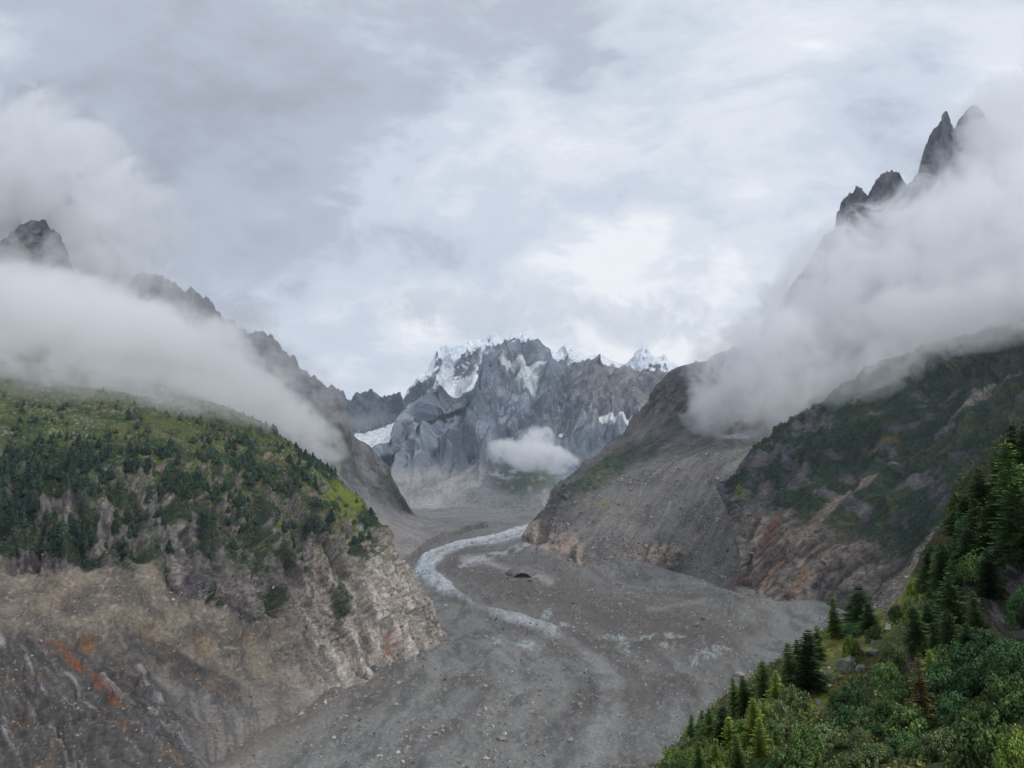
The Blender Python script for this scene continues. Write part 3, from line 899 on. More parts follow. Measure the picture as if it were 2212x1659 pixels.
def col_I(k):
    v, px, py, h1, h2 = k['v'], k['px'], k['py'], k['h1'], k['h2']
    rock = rock_mix(k, (94, 91, 92), (74, 72, 78), (122, 117, 112))
    low = smooth(1085, 1150, py + h1 * 26 - 0.25 * (px - 1700))
    low *= smooth(1985, 1840, px + h1 * 30 - 0.3 * (py - 1200))
    warm = lerp3(rep((142, 131, 122), k), C(102, 96, 94), smooth(-0.25, 0.35, h2))
    warm *= (0.60 + 0.38 * k['r1'] + 0.42 * k['r2'])[:, None]
    warm = lerp3(warm, C(62, 58, 58), smooth(0.40, 0.18, k['rib2']) * 0.7)
    warm = lerp3(warm, C(142, 118, 100), smooth(0.1, 0.5, fbm(k['q'] * np.array((4, 1, .5)) + 60, 3)) * 0.5)
    col = lerp3(rock, warm, low)
    reds = smooth(1.15, 0.5, streak(px + h1 * 8, py + h2 * 8, [(1688, 1115, 10), (1665, 1150, 14), (1640, 1195, 10)], 0))
    reds = np.maximum(reds, smooth(1.2, 0.4, blobm(px + h1 * 10, py + h2 * 10, 1590, 1258, 40, 14, -25)))
    col = lerp3(col, C(120, 84, 74), reds * 0.7)
    org = smooth(1.2, 0.4, streak(px + h2 * 5, py, [(1745, 1225, 9), (1725, 1262, 12), (1712, 1290, 8)], 0)) + smooth(1.2, 0.4, streak(px + h2 * 5, py, [(1690, 1190, 5), (1655, 1235, 9), (1640, 1265, 6)], 0))
    col = lerp3(col, C(156, 122, 96), np.clip(org, 0, 1) * 0.6)
    # gravel runs
    run = smooth(1.1, 0.6, streak(px + h2 * 6 + h1 * 5, py, [(2110, 1050, 4), (2080, 1095, 12), (2030, 1150, 13), (1990, 1200, 18), (1950, 1262, 26), (1905, 1330, 34)], 0))
    run2 = smooth(1.1, 0.6, streak(px + h2 * 6, py, [(1890, 1015, 3), (1860, 1040, 9), (1800, 1090, 14), (1745, 1150, 15), (1700, 1195, 8)], 0))
    run3 = smooth(1.1, 0.5, streak(px + h2 * 6, py, [(2212, 790, 5), (2150, 830, 7), (2080, 890, 7), (2040, 925, 5)], 0))
    gravel = lerp3(rep((128, 118, 108), k), C(156, 146, 134), smooth(0.0, 0.4, h2))
    tip = smooth(1.1, 0.5, streak(px, py, [(2110, 1050, 7), (2060, 1120, 9)], 0))
    gravel = lerp3(gravel, C(150, 112, 78), tip * 0.6)
    # dark alder and juniper mats
    m = fbm(k['base'] / np.array((70, 70, 46)) + 33, 4) + 0.25 * h2
    vg = smooth(-0.16, 0.04, m + 0.16 * smooth(1000, 1250, px * 0.5 + 200)) * (1 - low * 0.92)
    vg *= smooth(.10, .2, v)
    mea = smooth(0.05, 0.4, fbm(k['base'] / 90.0 + 71, 4) + 0.12 * h2 + 0.35 * smooth(1.3, 0.4, blobm(px, py, 2130, 900, 130, 34, -32)))
    green = lerp3(rep((36, 58, 40), k), C(52, 70, 42), smooth(-0.1, 0.4, h2))
    green = lerp3(green, C(76, 80, 44), mea * 0.7)
    col = lerp3(col, green, vg * 0.92)
    och = smooth(1.2, 0.4, blobm(px, py + h1 * 10, 1900, 955, 60, 5, -25))
    col = lerp3(col, C(150, 118, 50), och * 0.5)
    col = lerp3(col, gravel, np.clip(np.maximum(run, np.maximum(run2, run3 * 0.8)), 0, 1) * 0.92)
    ydg = smooth(1.2, 0.5, blobm(px + h1 * 8, py, 1598, 1060, 12, 26, -25))
    col = lerp3(col, C(100, 112, 44), ydg * 0.7)
    k['veg'] = vg * (1 - run) * (1 - run2)
    return col


def amp_I(k):
    px, py, h1 = k['px'], k['py'], k['h1']
    run = smooth(1.4, 0.7, streak(px, py, [(2110, 1050, 6), (2080, 1095, 14), (2030, 1150, 16), (1990, 1200, 22), (1950, 1262, 30), (1905, 1330, 38)], 0))
    return 20.0 - 14 * run


I = rock_mountain('green_rock_slope', 'dark rock slope with green scrub and gravel gully above the scree', I_LEV, 470, 340, col_I, 85.0, amp_I,
                  tw=[0, .08, .24, .42, .58, .74, .90, 1.0], mat=M_MID, skew=-0.35, toe_fade=0.04, ribs=1.1, clefts=.16)

# ------------------------------------------------------------------ left: ridge in the cloud behind the forested mountain
B_CREST = [(-420, 60, 2400), (-200, 200, 2450), (-60, 300, 2500), (40, 370, 2520), (85, 420, 2540), (108, 412, 2550), (122, 404, 2550), (140, 408, 2550), (150, 402, 2550), (170, 406, 2550), (184, 420, 2560),
           (196, 460, 2580), (225, 520, 2600), (262, 575, 2650), (290, 615, 2680), (310, 606, 2700), (345, 612, 2720), (380, 630, 2750), (405, 645, 2760), (415, 640, 2760),
           (432, 655, 2780), (455, 672, 2800), (474, 690, 2820), (482, 708, 2830), (500, 714, 2850), (530, 738, 2880), (560, 742, 2900), (580, 744, 2930), (600, 765, 2950), (628, 788, 2980), (642, 798, 3000),
           (652, 818, 3010), (690, 845, 3050), (735, 872, 3100), (746, 900, 3120), (765, 945, 3150), (800, 972, 3190), (835, 1012, 3260), (856, 1052, 3330), (880, 1096, 3420), (900, 1122, 3480)]
B_LEV = [
    [(-420, 1300, 1700), (200, 1260, 1900), (520, 1260, 2000), (720, 1270, 2030), (860, 1240, 2080), (905, 1200, 2400), (1000, 1150, 3000), (1080, 1128, 3450)],
    [(-420, 1180, 1800), (200, 1180, 2000), (520, 1180, 2150), (700, 1180, 2200), (850, 1190, 2300), (890, 1160, 2600), (930, 1146, 2980), (1015, 1130, 3400)],
    [(-420, 950, 2000), (200, 1000, 2200), (480, 1020, 2350), (650, 1060, 2450), (800, 1100, 2600), (848, 1128, 2700), (890, 1135, 3100), (965, 1126, 3500)],
    [(-420, 600, 2200), (150, 760, 2380), (420, 870, 2550), (600, 940, 2700), (740, 985, 2850), (800, 1062, 2980), (858, 1110, 3260), (930, 1121, 3480)],
    B_CREST,
    [(-420, 300, 2900), (200, 700, 3000), (500, 850, 3300), (700, 1000, 3500), (800, 1060, 3600), (860, 1100, 3700), (925, 1120, 3900)],
]


def col_B(k):
    v, px, py, h1, h2 = k['v'], k['px'], k['py'], k['h1'], k['h2']
    col = rock_mix(k, (116, 114, 116), (92, 92, 98), (134, 130, 126))
    scree = lerp3(rep((150, 145, 140), k), C(128, 124, 121), smooth(-0.3, 0.3, h1 + 0.3 * h2))
    col = lerp3(col, scree, smooth(1075, 1120, py + h1 * 22 - 0.25 * (px - 850)))
    vg = smooth(-0.1, 0.25, h1 + 0.4 * h2 + 0.1) * smooth(1100, 1040, py + h1 * 20 - 0.35 * (px - 800)) * smooth(840, 930, py)
    col = lerp3(col, lerp3(rep((74, 84, 62), k), C(98, 102, 70), smooth(0, .4, h2)), vg * 0.65)
    return col


B = rock_mountain('cloud_ridge', 'serrated rock ridge half hidden in cloud falling to the glacier bend', B_LEV, 340, 220, col_B, 150.0,
                  lambda k: 30.0 - 17 * smooth(1050, 1130, k['py']) - 14 * smooth(.75, .86, k['v']), tw=[0, .16, .40, .62, .92, 1.0], mat=M_FAR, skew=-0.1, crest=lambda k: 34.0 * smooth(960, 860, k['py']), buried=0.06)

CR_LEV = [
    [(-420, 760, 1850), (0, 760, 1850), (150, 760, 1880), (230, 760, 1950)],
    [(-420, 640, 1930), (-20, 630, 1930), (100, 640, 1930), (190, 660, 1960)],
    [(-420, 400, 2000), (-200, 440, 2000), (-60, 500, 2000), (-10, 540, 2000), (40, 520, 2000), (70, 505, 2000), (88, 498, 2000), (98, 502, 2000), (112, 522, 2000), (122, 528, 2005), (135, 545, 2010), (150, 562, 2015), (160, 580, 2020), (175, 620, 2030), (205, 680, 2060)],
    [(-420, 500, 2200), (0, 600, 2200), (120, 640, 2200), (220, 720, 2200)],
]
rock_mountain('dark_crag', 'small dark crag poking out of the cloud bank', CR_LEV, 180, 100,
              lambda k: lerp3(rock_mix(k, (104, 103, 104), (78, 78, 82), (128, 124, 118)), C(96, 94, 68), smooth(0.1, 0.4, k['h1']) * smooth(560, 620, k['py']) * 0.6),
              70.0, 16.0, tw=[0, .3, .88, 1.0], crest=14.0, skew=-0.4)

# ------------------------------------------------------------------ head of the valley
E_CREST = [(790, 1012, 5600), (838, 988, 5700), (872, 945, 5900), (900, 918, 6000), (930, 897, 6100), (960, 875, 6200), (985, 855, 6300), (1020, 822, 6500), (1048, 798, 6600), (1072, 778, 6700), (1100, 765, 6800), (1128, 748, 6900),
           (1150, 746, 6950), (1170, 752, 7000), (1195, 775, 7050), (1225, 785, 7050), (1260, 790, 7000), (1300, 794, 7000), (1340, 800, 7000), (1362, 793, 7000), (1395, 806, 7000), (1430, 800, 7000), (1470, 800, 7000), (1540, 780, 7000), (1680, 730, 7000)]
E_LEV = [
    [(770, 1170, 4300), (860, 1150, 4400), (960, 1150, 4450), (1060, 1150, 4500), (1160, 1150, 4500), (1300, 1150, 4500), (1500, 1150, 4500)],
    [(800, 1080, 4900), (870, 1092, 4850), (960, 1108, 4800), (1040, 1122, 4760), (1110, 1118, 4800), (1180, 1108, 4850), (1300, 1100, 4900), (1500, 1080, 4900)],
    [(815, 1045, 5150), (880, 1050, 5080), (960, 1056, 5020), (1040, 1066, 4960), (1100, 1045, 5000), (1180, 1040, 5060), (1300, 1010, 5200), (1500, 1000, 5200)],
    [(832, 1005, 5500), (900, 990, 5420), (960, 988, 5360), (1010, 996, 5300), (1060, 985, 5330), (1130, 965, 5420), (1210, 952, 5480), (1310, 945, 5600), (1500, 930, 5700)],
    [(850, 975, 5650), (915, 925, 5700), (975, 900, 5700), (1030, 890, 5700), (1090, 880, 5760), (1160, 895, 5760), (1240, 905, 5800), (1330, 915, 5900), (1500, 890, 6000)],
    [(862, 955, 5800), (925, 895, 5950), (985, 860, 6050), (1045, 830, 6150), (1105, 825, 6300), (1170, 840, 6300), (1250, 850, 6400), (1340, 855, 6450), (1500, 830, 6500)],
    E_CREST,
    [(840, 1010, 6600), (960, 900, 7000), (1100, 820, 7500), (1250, 850, 7600), (1500, 850, 7600), (1680, 800, 7600)],
]


E_RIDGES = [([(1078, 765), (1048, 840), (1015, 920), (985, 985)], 44), ([(1175, 760), (1188, 850), (1165, 905), (1120, 945), (1075, 980)], 46), ([(1268, 795), (1300, 850), (1335, 925)], 40),
            ([(918, 935), (900, 965), (885, 1000)], 26), ([(1110, 760), (1125, 850), (1112, 930)], 30), ([(1360, 795), (1375, 850), (1390, 900)], 26), ([(1230, 880), (1270, 940), (1290, 990)], 30),
            ([(1060, 990), (1020, 1050), (980, 1100)], 34), ([(1150, 1000), (1150, 1060), (1130, 1110)], 40)]


def ridge_E(k):
    d = 0
    for pts, w in E_RIDGES:
        d = d + np.clip(1 - streak(k['px'] + k['h1'] * 16, k['py'] + k['h1'] * 10, pts, w), 0, 1) * w * 4.6
    return (d - 45) * (.18 + .82 * smooth(.26, .44, k['v']))


def col_E(k):
    v, px, py, h1, h2 = k['v'], k['px'], k['py'], k['h1'], k['h2']
    col = rock_mix(k, (132, 138, 148), (94, 102, 116), (164, 166, 168))
    br = smooth(1190, 1260, px + h1 * 30) * smooth(930, 880, py + h1 * 15)
    col = lerp3(col, rock_mix(k, (136, 127, 122), (98, 94, 97), (160, 148, 139)), br * 0.7)
    sl = smooth(1000, 1045, py + h1 * 26 + 0.10 * (1040 - px)) 
    col = lerp3(col, lerp3(rep((168, 166, 161), k), C(134, 132, 128), smooth(-.3, .3, h1 + .3 * h2)), sl * 0.9)
    fan = smooth(1.1, 0.5, streak(px + h1 * 6, py + h2 * 4, [(1060, 990, 5), (1010, 1015, 9), (960, 1045, 8), (935, 1060, 4)], 0))
    col = lerp3(col, C(168, 165, 160), fan * 0.7)
    fan2 = smooth(1.1, 0.4, streak(px + h1 * 6, py, [(960, 960, 6), (945, 985, 9), (930, 1005, 6)], 0)) * 0.7
    col = lerp3(col, C(150, 147, 143), fan2)
    gr = smooth(1.25, 0.5, blobm(px + h1 * 16, py + h1 * 10, 1125, 1035, 88, 36, 8)) * smooth(-.3, .2, h2 + .2)
    col = lerp3(col, lerp3(rep((62, 72, 58), k), C(76, 92, 58), smooth(1130, 1185, px)), gr * 0.92)
    gr2 = smooth(0.0, 0.4, h1 + 0.3 * h2) * smooth(1250, 1180, px) * smooth(900, 930, py) * smooth(1010, 960, py) * smooth(1140, 1200, px)
    col = lerp3(col, C(104, 104, 76), gr2 * 0.6)
    up = smooth(0.05, 0.4, h1 + 0.4 * h2) * smooth(900, 820, py) * smooth(1230, 1100, px)
    col = lerp3(col, C(108, 112, 92), up * 0.6)
    # summit glacierets and snow beds
    w = h2 * 5
    hg = smooth(1.2, 0.75, blobm(px + w + h1 * 5, py + w, 1138, 822, 24, 30, -12)) + smooth(1.2, 0.7, blobm(px + w, py + w, 1135, 797, 40, 8, -4))
    ic = lerp3(rep((224, 230, 230), k), C(180, 196, 196), smooth(-.1, .4, h2))
    col = lerp3(col, ic, np.clip(hg, 0, 1) * 0.9)
    sn = smooth(1.2, 0.7, blobm(px + w, py + w * .6, 1082, 806, 24, 8, -28)) + smooth(1.2, 0.6, blobm(px + w, py, 1125, 793, 20, 5, 0))
    col = lerp3(col, C(240, 236, 232), np.clip(sn, 0, 1) * 0.92)
    sn2 = smooth(1.2, 0.6, streak(px + w, py + w * .5, [(1295, 905, 3), (1320, 915, 6), (1350, 926, 5), (1365, 935, 2)], 0)) + smooth(1.2, 0.6, streak(px + w, py, [(1360, 880, 5), (1375, 893, 5), (1385, 905, 3)], 0))
    sn2 = sn2 + smooth(1.2, 0.5, blobm(px + w, py, 1210, 910, 14, 3, 5)) + smooth(1.2, 0.5, blobm(px + w, py, 1405, 872, 8, 4, 0)) + smooth(1.2, .5, blobm(px + w, py, 1258, 812, 10, 5, 25)) * .7
    col = lerp3(col, C(244, 242, 240), np.clip(sn2, 0, 1) * 0.92)
    top = smooth(795, 760, py + h1 * 10) * smooth(-.1, .25, h2 + .5 * h1) * smooth(1190, 1260, px)
    col = lerp3(col, C(236, 240, 244), top * 0.8)
    return col


E = rock_mountain('dark_massif', 'dark massif with scree foot and small hanging glacier at the valley head', E_LEV, 460, 310, col_E, 420.0,
                  lambda k: 112.0 - 92 * smooth(.44, .27, k['v'] + .03 * k['h1']) - 60 * smooth(.80, .92, k['v']), tw=[0, .10, .22, .38, .55, .73, .93, 1.0], mat=M_FAR, skew=0.1, ribs=1.7, clefts=.12, extra=ridge_E, crest=lambda k: 60.0 * smooth(950, 860, k['py']))

F_LEV = [
    [(640, 1010, 7400), (760, 1010, 7400), (860, 1000, 7300), (960, 960, 7300), (1100, 900, 7500), (1300, 900, 7500)],
    [(640, 950, 8000), (760, 960, 8000), (865, 950, 7900), (930, 900, 7900), (1100, 850, 8000), (1300, 850, 8000)],
    [(640, 900, 8600), (800, 905, 8500), (880, 880, 8400), (930, 860, 8300), (1000, 820, 8400), (1100, 800, 8500), (1300, 800, 8500)],
    [(640, 880, 9200), (800, 892, 9000), (868, 882, 8900), (885, 852, 8800), (908, 828, 8800), (930, 808, 8800), (938, 788, 8800), (946, 776, 8800), (962, 766, 8850), (985, 762, 8850), (1010, 752, 8900), (1045, 742, 8900), (1062, 734, 8900),
     (1085, 740, 8900), (1110, 730, 8900), (1140, 734, 8900), (1175, 760, 8900), (1220, 800, 8900), (1300, 850, 8900)],
    [(640, 900, 9900), (900, 880, 9900), (1000, 800, 9900), (1300, 800, 9900)],
]


def col_snow(k, rocky=0.0, lo=None):
    h1, h2 = k['h1'], k['h2']
    rk = rock_mix(k, (110, 112, 118), (74, 78, 88), (136, 134, 134), 0.5)
    sn = lerp3(rep((240, 243, 247), k), C(214, 222, 232), smooth(-.1, .4, h1))
    s = smooth(0.10, 0.36, k['nz'] * 0.85 + 0.22 * h1 + 0.22 * h2 - 0.16 * (k['rib2'] - .4) - rocky)
    if lo is not None:
        s = np.clip(s + lo(k), 0, 1)
    return lerp3(rk, sn, s)


def lo_F(k):
    px, py, h2 = k['px'] + k['h2'] * 5, k['py'], k['h2']
    a = smooth(1.1, 0.6, streak(px, py, [(972, 775, 12), (962, 820, 16), (955, 860, 10), (948, 880, 5)], 0))
    b = smooth(1.2, 0.6, streak(px, py, [(925, 880, 6), (930, 905, 14), (915, 925, 12)], 0))
    c = smooth(1.1, 0.6, blobm(px, py, 1055, 775, 26, 30, 30)) * 0.7
    d = -smooth(1.2, 0.6, blobm(px, py, 895, 905, 22, 26, 10)) - smooth(1.2, .6, blobm(px, py, 1000, 830, 12, 40, 30)) * .5
    return a + b + c + d


rock_mountain('snowy_peak', 'snow covered peak with its top in the clouds', F_LEV, 300, 180, lambda k: col_snow(k, -0.2, lo_F), 330.0, lambda k: 85.0 - 40 * smooth(.75, .9, k['v']),
              tw=[0, .25, .55, .93, 1.0], mat=M_FAR, skew=-0.35, crest=55.0)

G_LEV = [
    [(1150, 980, 7600), (1300, 980, 7600), (1450, 980, 7600), (1650, 980, 7600)],
    [(1150, 860, 8300), (1300, 880, 8300), (1400, 860, 8300), (1500, 870, 8300), (1650, 860, 8300)],
    [(1150, 770, 9000), (1200, 765, 9000), (1218, 752, 9000), (1232, 752, 9000), (1262, 770, 9000), (1300, 778, 9000), (1325, 786, 9000), (1352, 792, 9000), (1366, 778, 9000), (1378, 764, 9000), (1390, 754, 9000), (1402, 762, 9000), (1418, 770, 9000),
     (1435, 766, 9000), (1455, 780, 9000), (1475, 790, 9000), (1520, 790, 9000), (1650, 780, 9000)],
    [(1150, 800, 9900), (1400, 790, 9900), (1650, 800, 9900)],
]
rock_mountain('far_snow_ridge', 'distant snow dusted ridge with a pointed white summit', G_LEV, 240, 110,
              lambda k: col_snow(k, 0.0, lambda k: -0.55 * smooth(805, 835, k['py'] + k['h1'] * 14)), 330.0, lambda k: 80.0 - 40 * smooth(.75, .9, k['v']),
              tw=[0, .5, .93, 1.0], mat=M_FAR, skew=-0.2, crest=40.0)

D_LEV = [
    [(520, 1010, 6800), (700, 1005, 6800), (800, 985, 6800), (880, 970, 6800), (940, 960, 6800)],
    [(520, 950, 7400), (700, 950, 7400), (760, 945, 7400), (820, 925, 7450), (868, 912, 7500), (940, 920, 7500)],
    [(520, 850, 7800), (620, 846, 7800), (690, 850, 7800), (728, 862, 7800), (742, 856, 7800), (752, 868, 7800), (770, 862, 7800), (790, 857, 7800), (805, 856, 7800), (816, 866, 7800), (832, 864, 7800), (850, 868, 7800), (866, 872, 7800), (872, 886, 7800), (890, 920, 7800), (940, 970, 7800)],
    [(520, 880, 8300), (750, 900, 8300), (870, 930, 8300), (940, 990, 8300)],
]
rock_mountain('blue_rock_wall', 'dark bluish rock wall above the white icefall', D_LEV, 220, 110,
              lambda k: lerp3(rock_mix(k, (92, 96, 106), (70, 75, 86), (112, 112, 116)), C(228, 232, 236), smooth(0.15, .4, k['h2'] + .3 * k['h1']) * smooth(905, 935, k['py']) * .8),
              220.0, lambda k: 60.0 - 30 * smooth(.75, .9, k['v']), tw=[0, .3, .92, 1.0], mat=M_FAR, crest=45.0)

S_LEV = [
    [(700, 1060, 5300), (800, 1040, 5400), (850, 1020, 5500), (900, 1010, 5600)],
    [(690, 1000, 5800), (790, 995, 5800), (840, 985, 5900), (900, 985, 5900)],
    [(690, 955, 6500), (760, 948, 6500), (820, 942, 6500), (870, 930, 6500), (930, 920, 6500)],
    [(690, 935, 7200), (770, 940, 7200), (830, 922, 7250), (870, 908, 7300), (940, 900, 7300)],
]


def col_S(k):
    h1, h2 = k['h1'], k['h2']
    col = lerp3(rep((236, 236, 236), k), C(196, 200, 204), smooth(-.1, .4, h2))
    col = lerp3(col, C(186, 178, 170), smooth(0.1, .5, fbm(k['base'] / np.array((60, 260, 100)), 4)) * .7)
    return lerp3(col, C(150, 146, 142), smooth(985, 1010, k['py'] + h1 * 12) * .7)


rock_mountain('icefall', 'white crevassed icefall between the dark ridges', S_LEV, 160, 130, col_S, 150.0, 22.0, mat=M_FAR, ribs=1.2)

# ------------------------------------------------------------------ foreground: steep wooded hillside on the right
J_LEV = [
    [(1250, 2100, 42), (1600, 2050, 40), (1900, 2000, 36), (2250, 1950, 33), (2700, 1900, 30)],
    [(1372, 1720, 78), (1620, 1705, 64), (1900, 1695, 54), (2250, 1690, 46), (2700, 1640, 40)],
    [(1440, 1645, 97), (1600, 1605, 85), (1830, 1570, 74), (2180, 1500, 62), (2650, 1400, 52)],
    [(1512, 1580, 114), (1630, 1535, 105), (1830, 1470, 97), (2140, 1330, 82), (2600, 1150, 66)],
    [(1612, 1502, 133), (1712, 1450, 128), (1880, 1370, 124), (2120, 1170, 106), (2560, 900, 82)],
    [(1755, 1402, 156), (1835, 1372, 156), (1955, 1290, 154), (2115, 1060, 130), (2520, 760, 100)],
    [(1800, 1390, 180), (1870, 1380, 182), (1985, 1300, 185), (2135, 1010, 152), (2520, 690, 125)],
]


def build_J():
    nu, nv = 400, 300
    lv = [[at(*p) for p in l] for l in J_LEV]
    lv.append([p + np.array((10, 45, -45)) for p in lv[-1]])
    P, U, V = loft(lv, nu, nv, pre=[(-80, 40, -150), (-14, 6, -22)], post=[(45, 8, 26), (160, 25, 95)])
    base = flat(P).copy()
    n = flat(grid_normals(P))
    if n[:, 2].mean() < 0: n = -n
    px, py = proj(base)
    h0, h1, h2, h3 = fbm(base / 26.0 + 3, 4), fbm(base / 9.0 + 8, 4), fbm(base / 2.6 + 18, 4), fbm(base / 0.8 + 4, 3)
    f1, r1, e1 = facets(base / np.array((3.0, 3.0, 5.0)))
    f2, r2, e2 = facets(base / np.array((0.9, 0.9, 1.6)), 1)
    cl = smooth(1.15, 0.7, blobm(px + h1 * 25, py + h1 * 25, 2160, 1270, 90, 95, -55))
    cl = np.maximum(cl, smooth(1.1, 0.7, streak(px + h1 * 10, py + h1 * 8, [(2030, 1372, 12), (1985, 1420, 26), (1938, 1470, 20)], 0)))
    d = h0 * 3.2 + h1 * 1.0 + h2 * 0.35 + h3 * 0.12 + cl * (f1 * 1.8 + f2 * 0.5)
    out = base + n * d[:, None]
    pale = lerp3(np.repeat(C(150, 154, 72)[None], len(base), 0), C(112, 122, 58), smooth(-0.2, 0.3, h2))
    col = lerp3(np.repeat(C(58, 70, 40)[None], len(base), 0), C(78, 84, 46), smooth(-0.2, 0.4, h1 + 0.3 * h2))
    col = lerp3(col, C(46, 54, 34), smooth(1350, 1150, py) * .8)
    lane = smooth(1.3, 0.6, streak(px + h1 * 16, py + h1 * 10, [(1650, 1655, 16), (1665, 1600, 16), (1700, 1545, 18), (1760, 1500, 30), (1800, 1430, 46), (1850, 1370, 55), (1905, 1320, 50), (1960, 1270, 34)], 0))
    col = lerp3(col, pale, lane * 0.9)
    low = smooth(1.3, 0.5, streak(px + h1 * 10, py, [(1740, 1648, 9), (1880, 1650, 12), (1980, 1655, 12)], 0))
    col = lerp3(col, C(118, 112, 56), low * 0.8)
    heath = smooth(0.18, 0.5, fbm(base / 6.0 + 70, 3))
    col = lerp3(col, C(104, 70, 44), heath * 0.55)
    rock = lerp3(np.repeat(C(112, 108, 108)[None], len(base), 0), C(70, 66, 66), smooth(-.2, .4, h2))
    rock *= (0.6 + 0.8 * r2)[:, None]
    col = lerp3(col, rock, cl * smooth(-0.35, 0.0, h2 + 0.3 * h1 + 0.1))
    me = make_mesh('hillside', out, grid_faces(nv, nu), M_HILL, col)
    tag(add('hillside', me), 'steep wooded hillside with a stepped path above the glacier', kind='structure')
    P2 = out.reshape(nv, nu, 3)
    return P2


J = build_J()
NVJ, NUJ = J.shape[:2]
_st = 2
Jc = J[::_st, ::_st]
BVH_J = BVHTree.FromPolygons([tuple(p) for p in flat(Jc)], [tuple(int(i) for i in f) for f in grid_faces(*Jc.shape[:2])])


def bvh_of(P, st=2):
    Q = P[::st, ::st]
    return BVHTree.FromPolygons([tuple(p) for p in flat(Q)], [tuple(int(i) for i in f) for f in grid_faces(*Q.shape[:2])])


def hit(bvh, px, py, maxd=20000):
    loc, nor, idx, dist = bvh.ray_cast(Vector((0, 0, 0)), pix_dir(px, py), maxd)
    return loc, nor


def drop(bvh, x, y, z0=3000):
    loc, nor, idx, dist = bvh.ray_cast(Vector((x, y, z0)), Vector((0, 0, -1)), 6000)
    return loc


# ------------------------------------------------------------------ plant materials
def leaf_mat(name, rough=0.75, bark=None, var=0.35):
    m = bpy.data.materials.new(name)
    m.use_nodes = True
    nt = m.node_tree
    N, L = nt.nodes, nt.links
    b = N['Principled BSDF']
    b.inputs['Roughness'].default_value = rough
    b.inputs['Specular IOR Level'].default_value = 0.2
    a = N.new('ShaderNodeAttribute'); a.attribute_name = 'col'
    oi = N.new('ShaderNodeObjectInfo')
    mr = N.new('ShaderNodeMapRange')
    L.new(oi.outputs['Random'], mr.inputs[0])
    mr.inputs[3].default_value = 1.6 * (1 - var); mr.inputs[4].default_value = 1.6 * (1 + var)
    mx = N.new('ShaderNodeVectorMath'); mx.operation = 'SCALE'
    L.new(a.outputs['Color'], mx.inputs[0]); L.new(mr.outputs[0], mx.inputs['Scale'])
    L.new(mx.outputs[0], b.inputs['Base Color'])
    return m


M_LEAF = leaf_mat('foliage')
M_BARK = surf_mat('bark', fine=0.1, var=0.4, bump=0.5, bump_scale=0.02, attr=False, color=(0.075, 0.062, 0.05))
M_STONE = surf_mat('granite_boulder', fine=0.5, var=0.4, bump=0.9, bump_scale=0.12, attr=True)


class Soup:
    """Loose polygons (triangles) with a colour each, gathered into one mesh."""

    def __init__(self):
        self.v, self.c = [], []

    def tri(self, a, b, c, col):
        self.v += [a, b, c]
        self.c += [col, col, col]

    def arrays(self):
        return np.array(self.v, np.float32).reshape(-1, 3), np.array(self.c, np.float32).reshape(-1, 3)

    def mesh(self, name, mat):
        v, c = self.arrays()
        return make_mesh(name, v, np.arange(len(v)).reshape(-1, 3), mat, c, False)


def rv(r, lo, hi):
    return r.uniform(lo, hi)


def trunk_mesh(h, r0, rng):
    rings, sides = 6, 7
    vs_, fs = [], []
    for i in range(rings):
        t = i / (rings - 1)
        rad = r0 * (1 - t) ** 0.9 + 0.012
        ox, oy = 0.04 * math.sin(3 * t) * h * 0.2, 0.03 * math.cos(4 * t) * h * 0.1
        for k in range(sides):
            a = 2 * math.pi * k / sides
            vs_.append((ox + rad * math.cos(a), oy + rad * math.sin(a), -0.4 + t * (h + 0.4)))
    for i in range(rings - 1):
        for k in range(sides):
            a, b = i * sides + k, i * sides + (k + 1) % sides
            fs.append((a, b, b + sides, a + sides))
    return make_mesh('trunk', vs_, fs, M_BARK)


